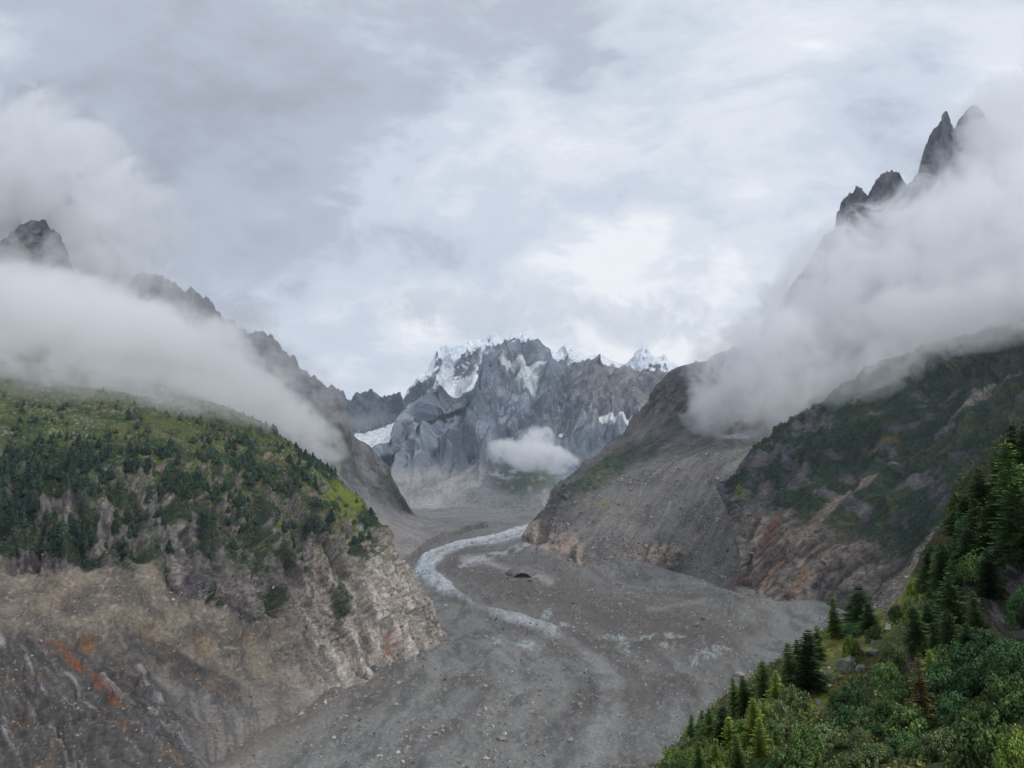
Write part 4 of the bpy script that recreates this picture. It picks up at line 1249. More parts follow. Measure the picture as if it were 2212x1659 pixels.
def conifer_crown(h, R, hue, seed, open_=0.0, droop=0.35):
    """Whorls of drooping boughs, each fringed with twigs of needles. Colours are needle colours, young tips paler."""
    r = random.Random(seed)
    S = Soup()
    gap, ga = rv(r, .12, .38), r.random() * 6.28
    z = h * rv(r, .05, .14)
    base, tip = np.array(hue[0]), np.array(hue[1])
    while z < h * 0.985:
        t = z / h
        rad = R * (1 - t) ** 0.72 * min(1.0, .55 + t * 2.2) * rv(r, .72, 1.1) + 0.16
        nb = max(5, int(7 + 7 * (1 - t)))
        a0 = r.random() * 6.28
        for k in range(nb):
            if r.random() < open_ + gap * (0.5 + 0.5 * math.cos(6.283 * k / nb + ga)) * (t < .85): continue
            a = a0 + 6.283 * k / nb + rv(r, -.3, .3)
            ln = rad * rv(r, .5, 1.22)
            dz = -ln * droop * rv(r, .4, 1.3) * (1 - t * 0.9) + ln * 0.15 * t
            ca, sa = math.cos(a), math.sin(a)
            m = max(3, int(ln / 0.22))
            m = min(m, 9)
            for j in range(m):
                q = (j + 0.6 + rv(r, -.3, .3)) / m
                px, pz = ln * q, z + dz * q * q + rv(r, -.06, .06)
                w = (0.20 + 0.26 * ln * (1 - q) ** 0.6 * 0.6) * rv(r, .7, 1.45)
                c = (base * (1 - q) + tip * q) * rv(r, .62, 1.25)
                for sgn in (-1, 1):
                    ex, ey = px + w * 0.75, sgn * w
                    hz = rv(r, -.22, .10) * w
                    A_ = (px * ca, px * sa, pz)
                    B_ = (ex * ca - ey * sa, ex * sa + ey * ca, pz + hz)
                    qx = px + w * 0.55
                    C_ = (qx * ca - ey * .25 * sa, qx * sa + ey * .25 * ca, pz + w * 0.22 + hz * .5)
                    D_ = ((px - .05) * ca - ey * .5 * sa, (px - .05) * sa + ey * .5 * ca, pz - w * 0.30)
                    S.tri(A_, B_, C_, c)
                    S.tri(A_, D_, B_, c * 0.9)
        z += h * rv(r, .026, .042) * (1.15 - 0.4 * t) + 0.05
    for k in range(5):
        a = 1.26 * k
        S.tri((0, 0, h * 1.02), (.10 * math.cos(a), .10 * math.sin(a), h * .955), (.10 * math.cos(a + 1), .10 * math.sin(a + 1), h * .955), tip)
    return S.mesh('crown', M_LEAF)


def bush_crown(rx, rz, hue, seed, nclump=48, nleaf=105, leaf=0.115, lean=0.0):
    r = random.Random(seed)
    S = Soup()
    base, tip = np.array(hue[0]), np.array(hue[1])
    for i in range(nclump):
        a, u = r.random() * 6.283, r.random()
        el = math.asin(u ** 0.75)
        rr = rv(r, .45, 1.0) ** 0.5
        cx, cy_, cz = rx * rr * math.cos(a) * math.cos(el), rx * rr * math.sin(a) * math.cos(el), rz * (0.12 + 0.85 * rr * math.sin(el))
        cs = rx * rv(r, .18, .34)
        tone = rv(r, .62, 1.2)
        for k in range(nleaf):
            d = Vector((r.gauss(0, 1), r.gauss(0, 1), r.gauss(0, .8)))
            d.normalize()
            q = rv(r, .3, 1.0) ** .6
            p = Vector((cx, cy_, cz)) + d * cs * q
            if p.z < 0.02: p.z = abs(p.z) * .3
            nrm = (d + Vector((rv(r, -.7, .7), rv(r, -.7, .7), rv(r, -.2, .9)))).normalized()
            t1 = nrm.orthogonal().normalized()
            t1.rotate(Matrix.Rotation(r.random() * 6.28, 3, nrm))
            t2 = nrm.cross(t1)
            s = leaf * rv(r, .6, 1.35)
            c = (base + (tip - base) * (r.random() ** 1.5)) * tone * rv(r, .75, 1.2)
            a_, b_, c_, d_ = p + t1 * s, p + t2 * s * .55, p - t1 * s * .9, p - t2 * s * .55
            S.tri(tuple(a_), tuple(b_), tuple(c_), c)
            S.tri(tuple(a_), tuple(c_), tuple(d_), c)
    return S.mesh('crown', M_LEAF)


def stem_mesh(h, seed):
    r = random.Random(seed)
    vs_, fs = [], []
    for s in range(5):
        a = r.random() * 6.28
        tx, ty = .45 * h * math.cos(a), .45 * h * math.sin(a)
        o = len(vs_)
        for t, rad in ((-0.15, .07), (.5, .045), (1, .015)):
            for k in range(4):
                b = 1.57 * k
                vs_.append((tx * max(t, 0) ** 1.3 + rad * math.cos(b), ty * max(t, 0) ** 1.3 + rad * math.sin(b), h * t))
        for i in range(2):
            for k in range(4):
                fs.append((o + i * 4 + k, o + i * 4 + (k + 1) % 4, o + (i + 1) * 4 + (k + 1) % 4, o + (i + 1) * 4 + k))
    return make_mesh('stem', vs_, fs, M_BARK)


SPRUCE = (C(58, 78, 44), C(98, 118, 58))
DARK = (C(44, 62, 42), C(74, 96, 56))
LARCH = (C(84, 102, 46), C(132, 142, 64))
BROWN = (C(72, 62, 46), C(108, 98, 62))
CON = {}
for kname, hue, op, dr, rel in (('spruce', SPRUCE, .03, .40, .33), ('dark', DARK, .02, .32, .38), ('larch', LARCH, .06, .15, .34), ('sparse', SPRUCE, .26, .30, .33), ('brown', BROWN, .2, .3, .30)):
    CON[kname] = []
    for sd in range(4):
        h = 10.0
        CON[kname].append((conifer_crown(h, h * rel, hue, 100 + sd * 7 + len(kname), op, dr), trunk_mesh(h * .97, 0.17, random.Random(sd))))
ALDER = (C(56, 76, 42), C(94, 116, 60))
BRIGHT = (C(76, 98, 40), C(124, 142, 64))
GREYG = (C(66, 80, 50), C(104, 116, 72))
DEEP = (C(44, 68, 42), C(76, 106, 62))
BUSH = {}
for kname, hue in (('alder', ALDER), ('bright', BRIGHT), ('grey', GREYG), ('deep', DEEP)):
    BUSH[kname] = [(bush_crown(2.0, 2.6, hue, 300 + sd * 11 + len(kname)), stem_mesh(1.6, sd)) for sd in range(2)]

# (px top, py top, py base, kind, label); picture positions of the tree's tip and foot
CONIFERS = [
    (1493, 1552, 1612, 'spruce', 'small green conifer lowest on the slope edge, first against the gravel'),
    (1519, 1540, 1600, 'sparse', 'thin gappy conifer just right of the lowest edge conifer'),
    (1538, 1541, 1622, 'spruce', 'slender bright conifer third along the lower slope edge'),
    (1564, 1541, 1640, 'dark', 'dark conifer with a pointed top left of the yellow green larch'),
    (1590, 1474, 1545, 'sparse', 'loose conifer with long low boughs standing out over the gravel, left of a pair'),
    (1614, 1470, 1550, 'spruce', 'narrow conifer, right one of the pair over the gravel'),
    (1652, 1440, 1545, 'spruce', 'conifer with a tall thin spire top on the slope edge'),
    (1676, 1462, 1548, 'larch', 'soft green conifer between the spire conifer and the big dense one'),
    (1712, 1404, 1510, 'spruce', 'conifer left of the tall dense one at the slope edge'),
    (1748, 1380, 1502, 'dark', 'tall dense broad conifer with drooping boughs on the slope edge'),
    (1727, 1395, 1490, 'spruce', 'conifer squeezed against the tall dense one on its left'),
    (1768, 1360, 1432, 'sparse', 'bare leaning conifer in front of the reddish rock'),
    (1804, 1300, 1375, 'spruce', 'lone conifer left of the big dark pair in front of the rock slabs'),
    (1862, 1274, 1372, 'dark', 'big dark broad conifer before the rock slabs, tallest of its pair'),
    (1844, 1292, 1372, 'dark', 'left half of the big dark conifer pair'),
    (1882, 1310, 1376, 'dark', 'short dark conifer leaning on the right of the big pair'),
    (1632, 1524, 1612, 'larch', 'yellow green larch in the middle of the lower wood'),
    (1642, 1565, 1652, 'larch', 'wide yellow green larch below the first larch'),
    (1546, 1606, 1680, 'larch', 'pale green conifer at the bottom edge of the slope'),
    (1510, 1615, 1690, 'spruce', 'dense conifer at the bottom edge left of the pale one'),
    (1598, 1600, 1680, 'spruce', 'green conifer at the bottom edge right of the pale one'),
    (1576, 1560, 1640, 'larch', 'soft green conifer behind the pale bottom conifer'),
    (2078, 1160, 1262, 'dark', 'dark conifer at the head of the wooded edge on the right'),
    (2100, 1120, 1262, 'dark', 'tall dark conifer above the grey cliff on the hillside'),
    (2130, 1072, 1230, 'spruce', 'green conifer high on the right hillside edge'),
    (2160, 1030, 1210, 'dark', 'dark conifer higher up the right hillside'),
    (2192, 915, 1150, 'spruce', 'tallest conifer at the right border of the photo'),
    (2205, 1010, 1230, 'dark', 'dark conifer under the tallest border conifer'),
    (2060, 1205, 1310, 'spruce', 'green conifer left of the cliff foot'),
    (2036, 1250, 1350, 'dark', 'shaggy conifer among boulders beneath the cliff'),
    (2008, 1290, 1380, 'dark', 'dark conifer right of the upper boulder field'),
    (1984, 1318, 1410, 'dark', 'blackish conifer above the narrow rock outcrop'),
    (2026, 1330, 1436, 'spruce', 'conifer with layered boughs under the cliff'),
    (2058, 1300, 1420, 'dark', 'dark conifer right of the layered one under the cliff'),
    (2090, 1330, 1440, 'dark', 'dark shaggy conifer at the left foot of the grey cliff'),
    (2110, 1260, 1360, 'sparse', 'thin old conifer against the grey cliff'),
    (1992, 1440, 1560, 'brown', 'brownish half dead conifer right of the narrow rock outcrop'),
    (2014, 1390, 1490, 'larch', 'pale olive conifer beside the brownish one'),
    (2140, 1165, 1290, 'dark', 'dark conifer rooted above the cliff edge'),
]
# (px centre, py top, py base, width px, kind, label)
BUSHES = [
    (1838, 1364, 1436, 66, 'bright', 'round bright bush left of the boulder lane'),
    (1838, 1466, 1545, 98, 'deep', 'round blue green bush in the middle of the slope below the big boulder'),
    (1718, 1468, 1560, 110, 'grey', 'large pale green willow bush on the slope edge'),
    (1690, 1500, 1590, 90, 'grey', 'grey green bush below the large willow bush'),
    (1660, 1540, 1610, 80, 'alder', 'bush between the yellow larch and the path'),
    (1792, 1562, 1612, 100, 'grey', 'low grey green bush right of the path boulder'),
    (1742, 1600, 1665, 90, 'alder', 'bush just right of the stone steps'),
    (1690, 1604, 1670, 76, 'alder', 'bush at the bottom edge left of the stone steps'),
    (1850, 1612, 1670, 90, 'grey', 'low dark bush at the bottom edge'),
    (1918, 1502, 1570, 120, 'alder', 'wide leafy bush in the lower middle of the slope'),
    (1870, 1520, 1590, 90, 'grey', 'yellowish bush left of the wide leafy bush'),
    (1962, 1508, 1590, 110, 'alder', 'bush right of the wide leafy bush under the brownish conifer'),
    (2044, 1430, 1520, 100, 'deep', 'tall blue green bush under the cliff'),
    (2092, 1370, 1470, 110, 'deep', 'blue green tree like bush below the grey cliff'),
    (2068, 1480, 1570, 110, 'deep', 'dark bush below the tall blue green bush'),
    (2140, 1530, 1700, 190, 'alder', 'biggest leafy bush in the lower right corner'),
    (2200, 1560, 1720, 110, 'bright', 'bright bush cut by the corner of the photo'),
    (2040, 1560, 1640, 120, 'grey', 'olive bush left of the biggest corner bush'),
    (1990, 1590, 1650, 100, 'alder', 'low bush above the grassy shelf at the bottom'),
    (2170, 1440, 1550, 120, 'alder', 'leafy bush above the biggest corner bush'),
    (2196, 1370, 1470, 90, 'deep', 'dark bush at the right border under the cliff'),
    (2130, 1400, 1500, 100, 'deep', 'dark bush below the right part of the cliff'),
    (1980, 1360, 1425, 60, 'alder', 'small bush left of the layered conifer'),
    (1936, 1380, 1440, 74, 'grey', 'soft green bush right of the boulder lane'),
    (1916, 1420, 1480, 80, 'alder', 'rounded bush above the orange heath'),
    (1890, 1345, 1385, 60, 'grey', 'low bush below the big dark conifer pair'),
    (1845, 1340, 1380, 60, 'deep', 'low bush at the foot of the big dark conifer'),
    (1938, 1300, 1345, 60, 'alder', 'small bush among the upper boulders'),
    (1980, 1245, 1300, 70, 'bright', 'bright bush at the top of the boulder lane'),
    (2012, 1212, 1276, 70, 'alder', 'bush at the foot of the gravel gully'),
    (1966, 1290, 1350, 60, 'bright', 'yellow green bush left of the dark conifers'),
    (1770, 1440, 1490, 50, 'grey', 'small bush between the dense conifer and the boulders'),
    (1640, 1630, 1680, 60, 'alder', 'small bush left of the stone steps'),
    (1556, 1620, 1680, 70, 'bright', 'leafy bush under the pale bottom conifer'),
    (1480, 1628, 1690, 90, 'alder', 'bush at the lowest left end of the slope'),
    (1610, 1560, 1610, 70, 'bright', 'light green bush behind the yellow larch'),
    (1450, 1655, 1700, 60, 'bright', 'small bush at the very lower end of the slope edge'),
    (2210, 1250, 1360, 70, 'deep', 'dark shrub on the cliff at the right border'),
    (2000, 1460, 1530, 70, 'alder', 'dark leafy bush right of the narrow outcrop'),
    (2100, 1600, 1690, 110, 'deep', 'dark bush at the bottom left of the biggest corner bush'),
]


LANE = [(1650, 1655, 22), (1665, 1600, 20), (1700, 1545, 24), (1760, 1500, 32), (1800, 1430, 44), (1850, 1370, 50), (1905, 1320, 46), (1960, 1270, 30)]


def near_lane(px, py):
    return float(streak(np.array([px], float), np.array([py], float), LANE, 0)[0])


def plant(kind, parts, names, loc, sx, sz, label, cat, group):
    e = bpy.data.objects.new(kind, None)
    COL.objects.link(e)
    e.location = loc
    e.rotation_euler = (rv(random, -.07, .07), rv(random, -.07, .07), random.random() * 6.28)
    e.scale = (sx, sx * rv(random, .92, 1.08), sz)
    e.empty_display_size = 0.3
    tag(e, label, cat, group)
    for me, nm in zip(parts, names):
        add(nm, me, e)
    return e


for i, (px, pt, pb, kind, label) in enumerate(CONIFERS):
    loc, nor = hit(BVH_J, px, pb)
    if loc is None:
        loc = Vector(at(px, pb, 150))
    hgt = max(3.0, (pb - pt) / FPX * loc.y * (1.12 if px < 2000 else .85))
    var = CON[kind][i % 4]
    wide = 1.25 if kind == 'dark' else 1.0
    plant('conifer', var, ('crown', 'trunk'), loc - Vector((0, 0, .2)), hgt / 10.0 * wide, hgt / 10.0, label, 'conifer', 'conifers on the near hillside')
for i, (px, pt, pb, w, kind, label) in enumerate(BUSHES):
    loc, nor = hit(BVH_J, px, min(pb, 1900))
    if loc is None:
        loc = Vector(at(px, pb, 90))
    hgt = (pb - pt) / FPX * loc.y
    wid = w / FPX * loc.y / 2 * (.8 if near_lane(px, .5 * (pt + pb)) < 1.5 else 1.0)
    plant('bush', BUSH[kind][i % 2], ('crown', 'stem'), loc - Vector((0, 0, .15)), wid / 2.55, hgt / 3.15, label, 'bush', 'bushes on the near hillside')

# thickets between them
FILL = [
    ('bush in the thicket along the lower slope edge', [(1470, 1640), (1510, 1612), (1545, 1590), (1575, 1565), (1610, 1545), (1650, 1520), (1690, 1492)], 12, 22, 62, ('alder', 'bright', 'grey')),
    ('bush at the bottom between the larches and the steps', [(1480, 1665), (1530, 1645), (1580, 1640), (1560, 1610)], 12, 24, 70, ('alder', 'bright', 'grey')),
    ('bush in the heath between the steps and the corner', [(1760, 1640), (1830, 1600), (1880, 1560), (1950, 1540), (1880, 1650), (1960, 1640)], 14, 20, 80, ('alder', 'grey', 'deep')),
    ('dark bush in the thicket below the cliff', [(2030, 1480), (2080, 1450), (2130, 1480), (2180, 1440), (2120, 1560), (2190, 1540)], 16, 22, 90, ('deep', 'alder', 'deep')),
    ('dark bush in the thicket above the cliff', [(2090, 1180), (2130, 1120), (2170, 1060), (2200, 1130), (2150, 1200), (2110, 1240)], 18, 24, 80, ('deep', 'alder')),
    ('bush along the upper slope edge among dark conifers', [(1990, 1270), (2020, 1250), (2050, 1230), (2075, 1180), (2000, 1330), (2040, 1320)], 14, 18, 60, ('deep', 'alder', 'grey')),
]
for label, pts, cnt, sp, wid, kinds in FILL:
    for k in range(cnt):
        a = pts[k % len(pts)]
        px, py = a[0] + random.gauss(0, sp), a[1] + random.gauss(0, sp * .8)
        loc, nor = hit(BVH_J, px, py)
        if loc is None: continue
        if near_lane(px, py - 14) < 1.25: continue
        w = wid * rv(random, .55, 1.1) / FPX * loc.y / 2
        kd = kinds[k % len(kinds)]
        lb = {'alder': 'green', 'bright': 'yellow green', 'grey': 'grey green', 'deep': 'blue green'}[kd] + (' large ' if w > wid * .85 / FPX * loc.y / 2 else ' small ') + label.replace('dark bush', 'bush')
        plant('bush', BUSH[kd][k % 2], ('crown', 'stem'), loc - Vector((0, 0, .2)), w / 2.25, w * rv(random, .7, 1.05) / 1.6, lb, 'bush', 'bushes of the thickets')
for label, pts, cnt, sp in (('dark conifer in the wood above the grey cliff', [(2090, 1170), (2120, 1130), (2150, 1090), (2180, 1050), (2205, 1010), (2170, 1150), (2200, 1110)], 16, 16),
                            ('dark conifer between the boulder lane and the cliff', [(2010, 1310), (2035, 1290), (2060, 1270), (2080, 1240), (2050, 1370)], 10, 14)):
    for k in range(cnt):
        a = pts[k % len(pts)]
        px, py = a[0] + random.gauss(0, sp), a[1] + random.gauss(0, sp)
        loc, nor = hit(BVH_J, px, py)
        if loc is None: continue
        h = rv(random, 3.8, 6.8)
        plant('conifer', CON['dark'][k % 4], ('crown', 'trunk'), loc - Vector((0, 0, .2)), h / 10 * 1.1, h / 10, label, 'conifer', 'conifers of the upper wood')

# undergrowth: leaves too many to count over the whole near slope
def undergrowth(n):
    r = np.random.default_rng(5)
    idx_v = r.integers(int(NVJ * .05), int(NVJ * .93), n)
    idx_u = r.integers(int(NUJ * .16), NUJ - 2, n)
    p = J[idx_v, idx_u]
    px, py = proj(p)
    clump = fbm(p / 4.0 + 12, 3)
    lane = streak(px, py, [(1650, 1655, 26), (1665, 1600, 20), (1700, 1545, 24), (1760, 1500, 34), (1800, 1430, 46), (1850, 1370, 55), (1905, 1320, 50), (1960, 1270, 34)], 0)
    cl = np.minimum(blobm(px, py, 2160, 1270, 70, 80, -55), streak(px, py, [(2030, 1372, 10), (1985, 1420, 22), (1938, 1470, 16)], 0))
    keep = (px > 1350) & (px < 2320) & (clump + 0.25 > r.random(n) * .6) & (cl > 1.0) & ((lane > 1.0) | (r.random(n) < .16))
    p, px, py, clump, lane = p[keep], px[keep], py[keep], clump[keep], lane[keep]
    V_, Cc = [], []
    m = 9
    k = len(p)
    hue = r.random(k)
    pal = np.array([C(56, 74, 42), C(76, 94, 50), C(98, 108, 56), C(88, 74, 48), C(64, 84, 58), C(118, 122, 58)])
    hidx = np.clip((hue * 5 + clump * 2.2).astype(int), 0, 4)
    hidx = np.where((lane < 1.0) & (r.random(k) < .8), 5, hidx)
    for j in range(m):
        off = r.normal(size=(k, 3)) * np.array((.38, .38, .22))
        off[:, 2] = np.abs(off[:, 2]) * np.where(lane < 1, .4, 1.6) * (0.7 + np.clip(clump, 0, 1)) + 0.03
        c = p + off
        a = r.normal(size=(k, 3)); a /= np.linalg.norm(a, axis=1, keepdims=True)
        b = r.normal(size=(k, 3)); b -= a * (a * b).sum(1, keepdims=True); b /= np.linalg.norm(b, axis=1, keepdims=True)
        s = (r.random((k, 1)) * .10 + .09)
        V_.append(np.stack([c + a * s * 1.3, c + b * s * .7, c - a * s, c - b * s * .7], 1))
        Cc.append(np.repeat((pal[hidx] * 1.1 * (r.random((k, 1)) * .6 + .65))[:, None], 4, 1))
    V_ = np.concatenate(V_).reshape(-1, 3)
    Cc = np.concatenate(Cc).reshape(-1, 3)
    me = make_mesh('undergrowth', V_, np.arange(len(V_)).reshape(-1, 4), M_LEAF, Cc, False)
    tag(add('undergrowth', me), 'low heath and leafy undergrowth covering the near hillside', kind='stuff')


undergrowth(19000)


def thicket(n):
    """The same slope goes on to the right: alder scrub, head high."""
    r = np.random.default_rng(9)
    p = J[r.integers(int(NVJ * .12), int(NVJ * .86), n), r.integers(int(NUJ * .5), NUJ - 2, n)]
    px, py = proj(p)
    p = p[(px > 2290)]
    k = len(p)
    out, cc = [], []
    pal = np.array([ALDER[0], ALDER[1], DEEP[1], GREYG[0]])
    hi = r.integers(0, 4, k)
    for j in range(26):
        c = p + r.normal(size=(k, 3)) * np.array((.9, .9, .6)) + np.array((0, 0, 1.0))
        a = r.normal(size=(k, 3)); a /= np.linalg.norm(a, axis=1, keepdims=True)
        b = np.cross(a, r.normal(size=(k, 3))); b /= np.linalg.norm(b, axis=1, keepdims=True)
        s = .16 + .16 * r.random((k, 1))
        out.append(np.stack([c + a * s, c + b * s * .6, c - a * s, c - b * s * .6], 1))
        cc.append(np.repeat((pal[hi] * (.7 + .6 * r.random((k, 1))))[:, None], 4, 1))
    v = np.concatenate(out).reshape(-1, 3)
    tag(add('scrub', make_mesh('scrub', v, np.arange(len(v)).reshape(-1, 4), M_LEAF, np.concatenate(cc).reshape(-1, 3), False)),
        'green alder scrub on the hillside further right', kind='stuff')


thicket(3000)

# ------------------------------------------------------------------ stones
def stone_base(seed, sub=2, flatten=0.7, cuts=9):
    """A boulder: an icosphere cut by random planes, so it has broad broken faces."""
    import bmesh
    r = random.Random(seed)
    bm = bmesh.new()
    bmesh.ops.create_icosphere(bm, subdivisions=sub, radius=1.0)
    v = np.array([p.co[:] for p in bm.verts])
    f = np.array([[q.index for q in p.verts] for p in bm.faces])
    bm.free()
    for _ in range(cuts):
        n = np.array([r.gauss(0, 1), r.gauss(0, 1), r.gauss(0, .8)]); n /= np.linalg.norm(n)
        d = r.uniform(.55, .85)
        over = np.maximum(v @ n - d, 0)
        v = v - over[:, None] * n * 0.92
    v = v * np.array((r.uniform(.85, 1.25), r.uniform(.8, 1.1), flatten * r.uniform(.8, 1.15)))
    v = v + 0.05 * np.array([[r.gauss(0, 1), r.gauss(0, 1), r.gauss(0, 1)] for _ in range(len(v))]) * (0.5 if sub > 2 else 0.8)
    return v, f


def boulder_mesh(seed, tone, sub=3, flatten=.7, moss=0.0):
    v, f = stone_base(seed, sub, flatten)
    h = fbm(v * 1.7 + seed, 3)
    c = lerp3(np.repeat(C(*tone)[None], len(v), 0), C(*tone) * 0.62, smooth(-.2, .4, h))
    if moss:
        up = smooth(0.25, 0.6, v[:, 2] + h * .4)
        c = lerp3(c, C(96, 102, 58), up * moss)
    return make_mesh('boulder', v, f, M_STONE, c, False)


BVH_A = bvh_of(A['P'].reshape(A['shape']), 2)
BVH_H = bvh_of(H['out'].reshape(H['shape']), 3)
BVH_I = bvh_of(I['out'].reshape(I['shape']), 3)
BVH_F = bvh_of(FLOOR, 3)


def first_hit(px, py, bvhs):
    best = None
    for b in bvhs:
        loc, nor = hit(b, px, py)
        if loc is not None and (best is None or loc.length < best[0].length):
            best = (loc, nor)
    return best


TONES = [(150, 146, 140), (170, 164, 156), (128, 122, 118), (190, 186, 180)]
BM = [[boulder_mesh(40 + 5 * t + s, TONES[t], 2 if s else 3, fl) for s, fl in ((0, .7), (1, .55), (2, .85))] for t in range(4)]
BN = [boulder_mesh(80 + s, (150, 150, 140), 3, fl, .45) for s, fl in ((0, .75), (1, .6), (2, .95), (3, .8))]


def boulder(px, py, w, tone, label, group, bvhs, s=None, hs=1.0, rot=None, sink=.25, mesh=None, tilt=(0, 0)):
    h = first_hit(px, py, bvhs)
    if h is None: return None
    loc = h[0]
    rad = w / FPX * loc.y / 2
    me = mesh or BM[tone][random.randrange(3) if s is None else s]
    o = bpy.data.objects.new('boulder', me)
    COL.objects.link(o)
    o.location = loc + Vector((0, 0, rad * hs * (.55 - sink)))
    o.rotation_euler = (tilt[0], tilt[1], random.random() * 6.28 if rot is None else rot)
    o.scale = (rad, rad, rad * hs)
    tag(o, label, 'boulder', group)
    return o


ALLB = [BVH_F, BVH_H, BVH_I, BVH_A]
NEARB = [BVH_J]
g1 = 'boulders lying on the debris covered glacier'
g2 = 'boulders on the scree slope'
g3 = 'boulders in the grassy lane of the near hillside'
for (px, py, w, t, s, lab) in [
    (1597, 1461, 22, 1, 0, 'big flat pale boulder alone on the gravel above the edge conifers'),
    (962, 1309, 12, 3, 1, 'pale flat boulder at the foot of the left cliff below the ice bend'),
    (1088, 1360, 9, 2, 0, 'dark lone boulder left of the lower white ice tongue'),
    (1519, 1337, 14, 2, 1, 'dark boulder at the foot of the rock slabs'),
    (1505, 1352, 16, 0, 1, 'low flat boulder below the rock slabs on the gravel'),
    (1340, 1306, 9, 1, 0, 'small pale boulder on the brown moraine hump'),
    (1232, 1600, 14, 1, 0, 'pale boulder at the bottom of the glacier right of the ice tail'),
    (1050, 1640, 16, 3, 1, 'pale boulder near the bottom of the photo in front of the till slope'),
    (1178, 1633, 12, 0, 0, 'grey boulder at the bottom of the photo in mid glacier'),
    (856, 1523, 12, 1, 0, 'boulder on the rubble below the rock nose'),
    (720, 1595, 14, 3, 1, 'pale boulder on the rubble fan left of mid glacier'),
    (940, 1585, 12, 1, 0, 'light boulder on the rubble left of the ice tail'),
    (1085, 1598, 18, 1, 1, 'wide flat boulder in the lower middle of the glacier'),
]:
    boulder(px, py, w, t, lab, g1, ALLB, s)
for (px, py, w, t, s, lab) in [
    (1552, 1126, 17, 3, 0, 'white cube shaped boulder in the middle of the scree slope'),
    (1618, 1113, 13, 0, 1, 'pale boulder at the left foot of the green rock slope'),
    (1571, 1191, 13, 2, 0, 'grey boulder low on the scree beside the red rock'),
    (1624, 1197, 11, 0, 1, 'boulder perched left of the red streaked rock'),
    (1587, 1262 - 60, 9, 0, 0, 'small grey boulder under the pair on the scree'),
    (1448, 1221, 8, 3, 0, 'small pale boulder above the brown rock band'),
    (1467, 1013, 9, 1, 0, 'boulder high on the scree under the cloud'),
    (1493, 1040, 8, 1, 1, 'boulder on the upper scree right of the spur'),
    (1959, 1249, 9, 3, 2, 'white upright stone in the gravel gully'),
    (1931, 1262, 8, 3, 1, 'small white stone left of the upright one in the gully'),
    (1930, 1010, 26, 2, 0, 'rounded dark boulder on the green rock slope'),
]:
    boulder(px, py, w, t, lab, g2, ALLB, s)
for (px, py, w, s, hs, tilt, lab) in [
    (1832, 1445, 50, 0, 1.15, (0, 0), 'biggest grey boulder on the near hillside above the blue green bush'),
    (1860, 1450, 28, 3, .9, (0, 0), 'rounded boulder leaning on the right of the biggest one'),
    (1786, 1470, 40, 1, .9, (0, .6), 'long sloping slab boulder left of the biggest one'),
    (1812, 1466, 18, 2, 1.0, (0, 0), 'small boulder between the sloping slab and the biggest one'),
    (1884, 1412, 36, 1, .7, (0, 0), 'pale flat topped boulder catching the light in the lane'),
    (1857, 1416, 22, 2, 1.5, (0, -.5), 'leaning dark slab left of the flat topped boulder'),
    (1850, 1388, 14, 3, 1.0, (0, 0), 'small round boulder right of the bright bush'),
    (1890, 1392, 17, 2, 1.1, (0, 0), 'upright boulder above the flat topped one'),
    (1911, 1366, 15, 3, 1.1, (0, 0), 'round boulder in the middle of the upper lane'),
    (1922, 1328, 26, 0, .8, (0, .3), 'large boulder at the head of the lane'),
    (1943, 1332, 18, 1, .7, (0, 0), 'flat boulder right of the large one at the head of the lane'),
    (1938, 1345, 30, 1, .5, (0, 0), 'mossy flat slab at the head of the lane'),
    (1915, 1340, 14, 3, .8, (0, 0), 'small boulder below the large one at the head of the lane'),
    (2012, 1288, 16, 3, .9, (0, 0), 'left one of the pale boulder cluster under the wood'),
    (2024, 1285, 16, 0, .9, (0, 0), 'right one of the pale boulder cluster under the wood'),
    (2014, 1298, 18, 3, .8, (0, 0), 'lowest one of the pale boulder cluster under the wood'),
    (1768, 1520, 18, 0, 1.0, (0, .4), 'leaning boulder upper of two beside the path'),
    (1775, 1530, 16, 3, .8, (0, 0), 'boulder right of the leaning one beside the path'),
    (1766, 1538, 14, 2, .8, (0, 0), 'boulder below the leaning one beside the path'),
    (1712, 1583, 26, 0, .85, (0, 0), 'grey boulder standing at the path above the steps'),
    (1724, 1594, 10, 3, .8, (0, 0), 'little stone right of the path boulder'),
]:
    boulder(px, py, w, 0, lab, g3, NEARB, hs=hs, mesh=BN[s], tilt=tilt, sink=.2)

# lane of cobbles, uncountable
rr = np.random.default_rng(21)


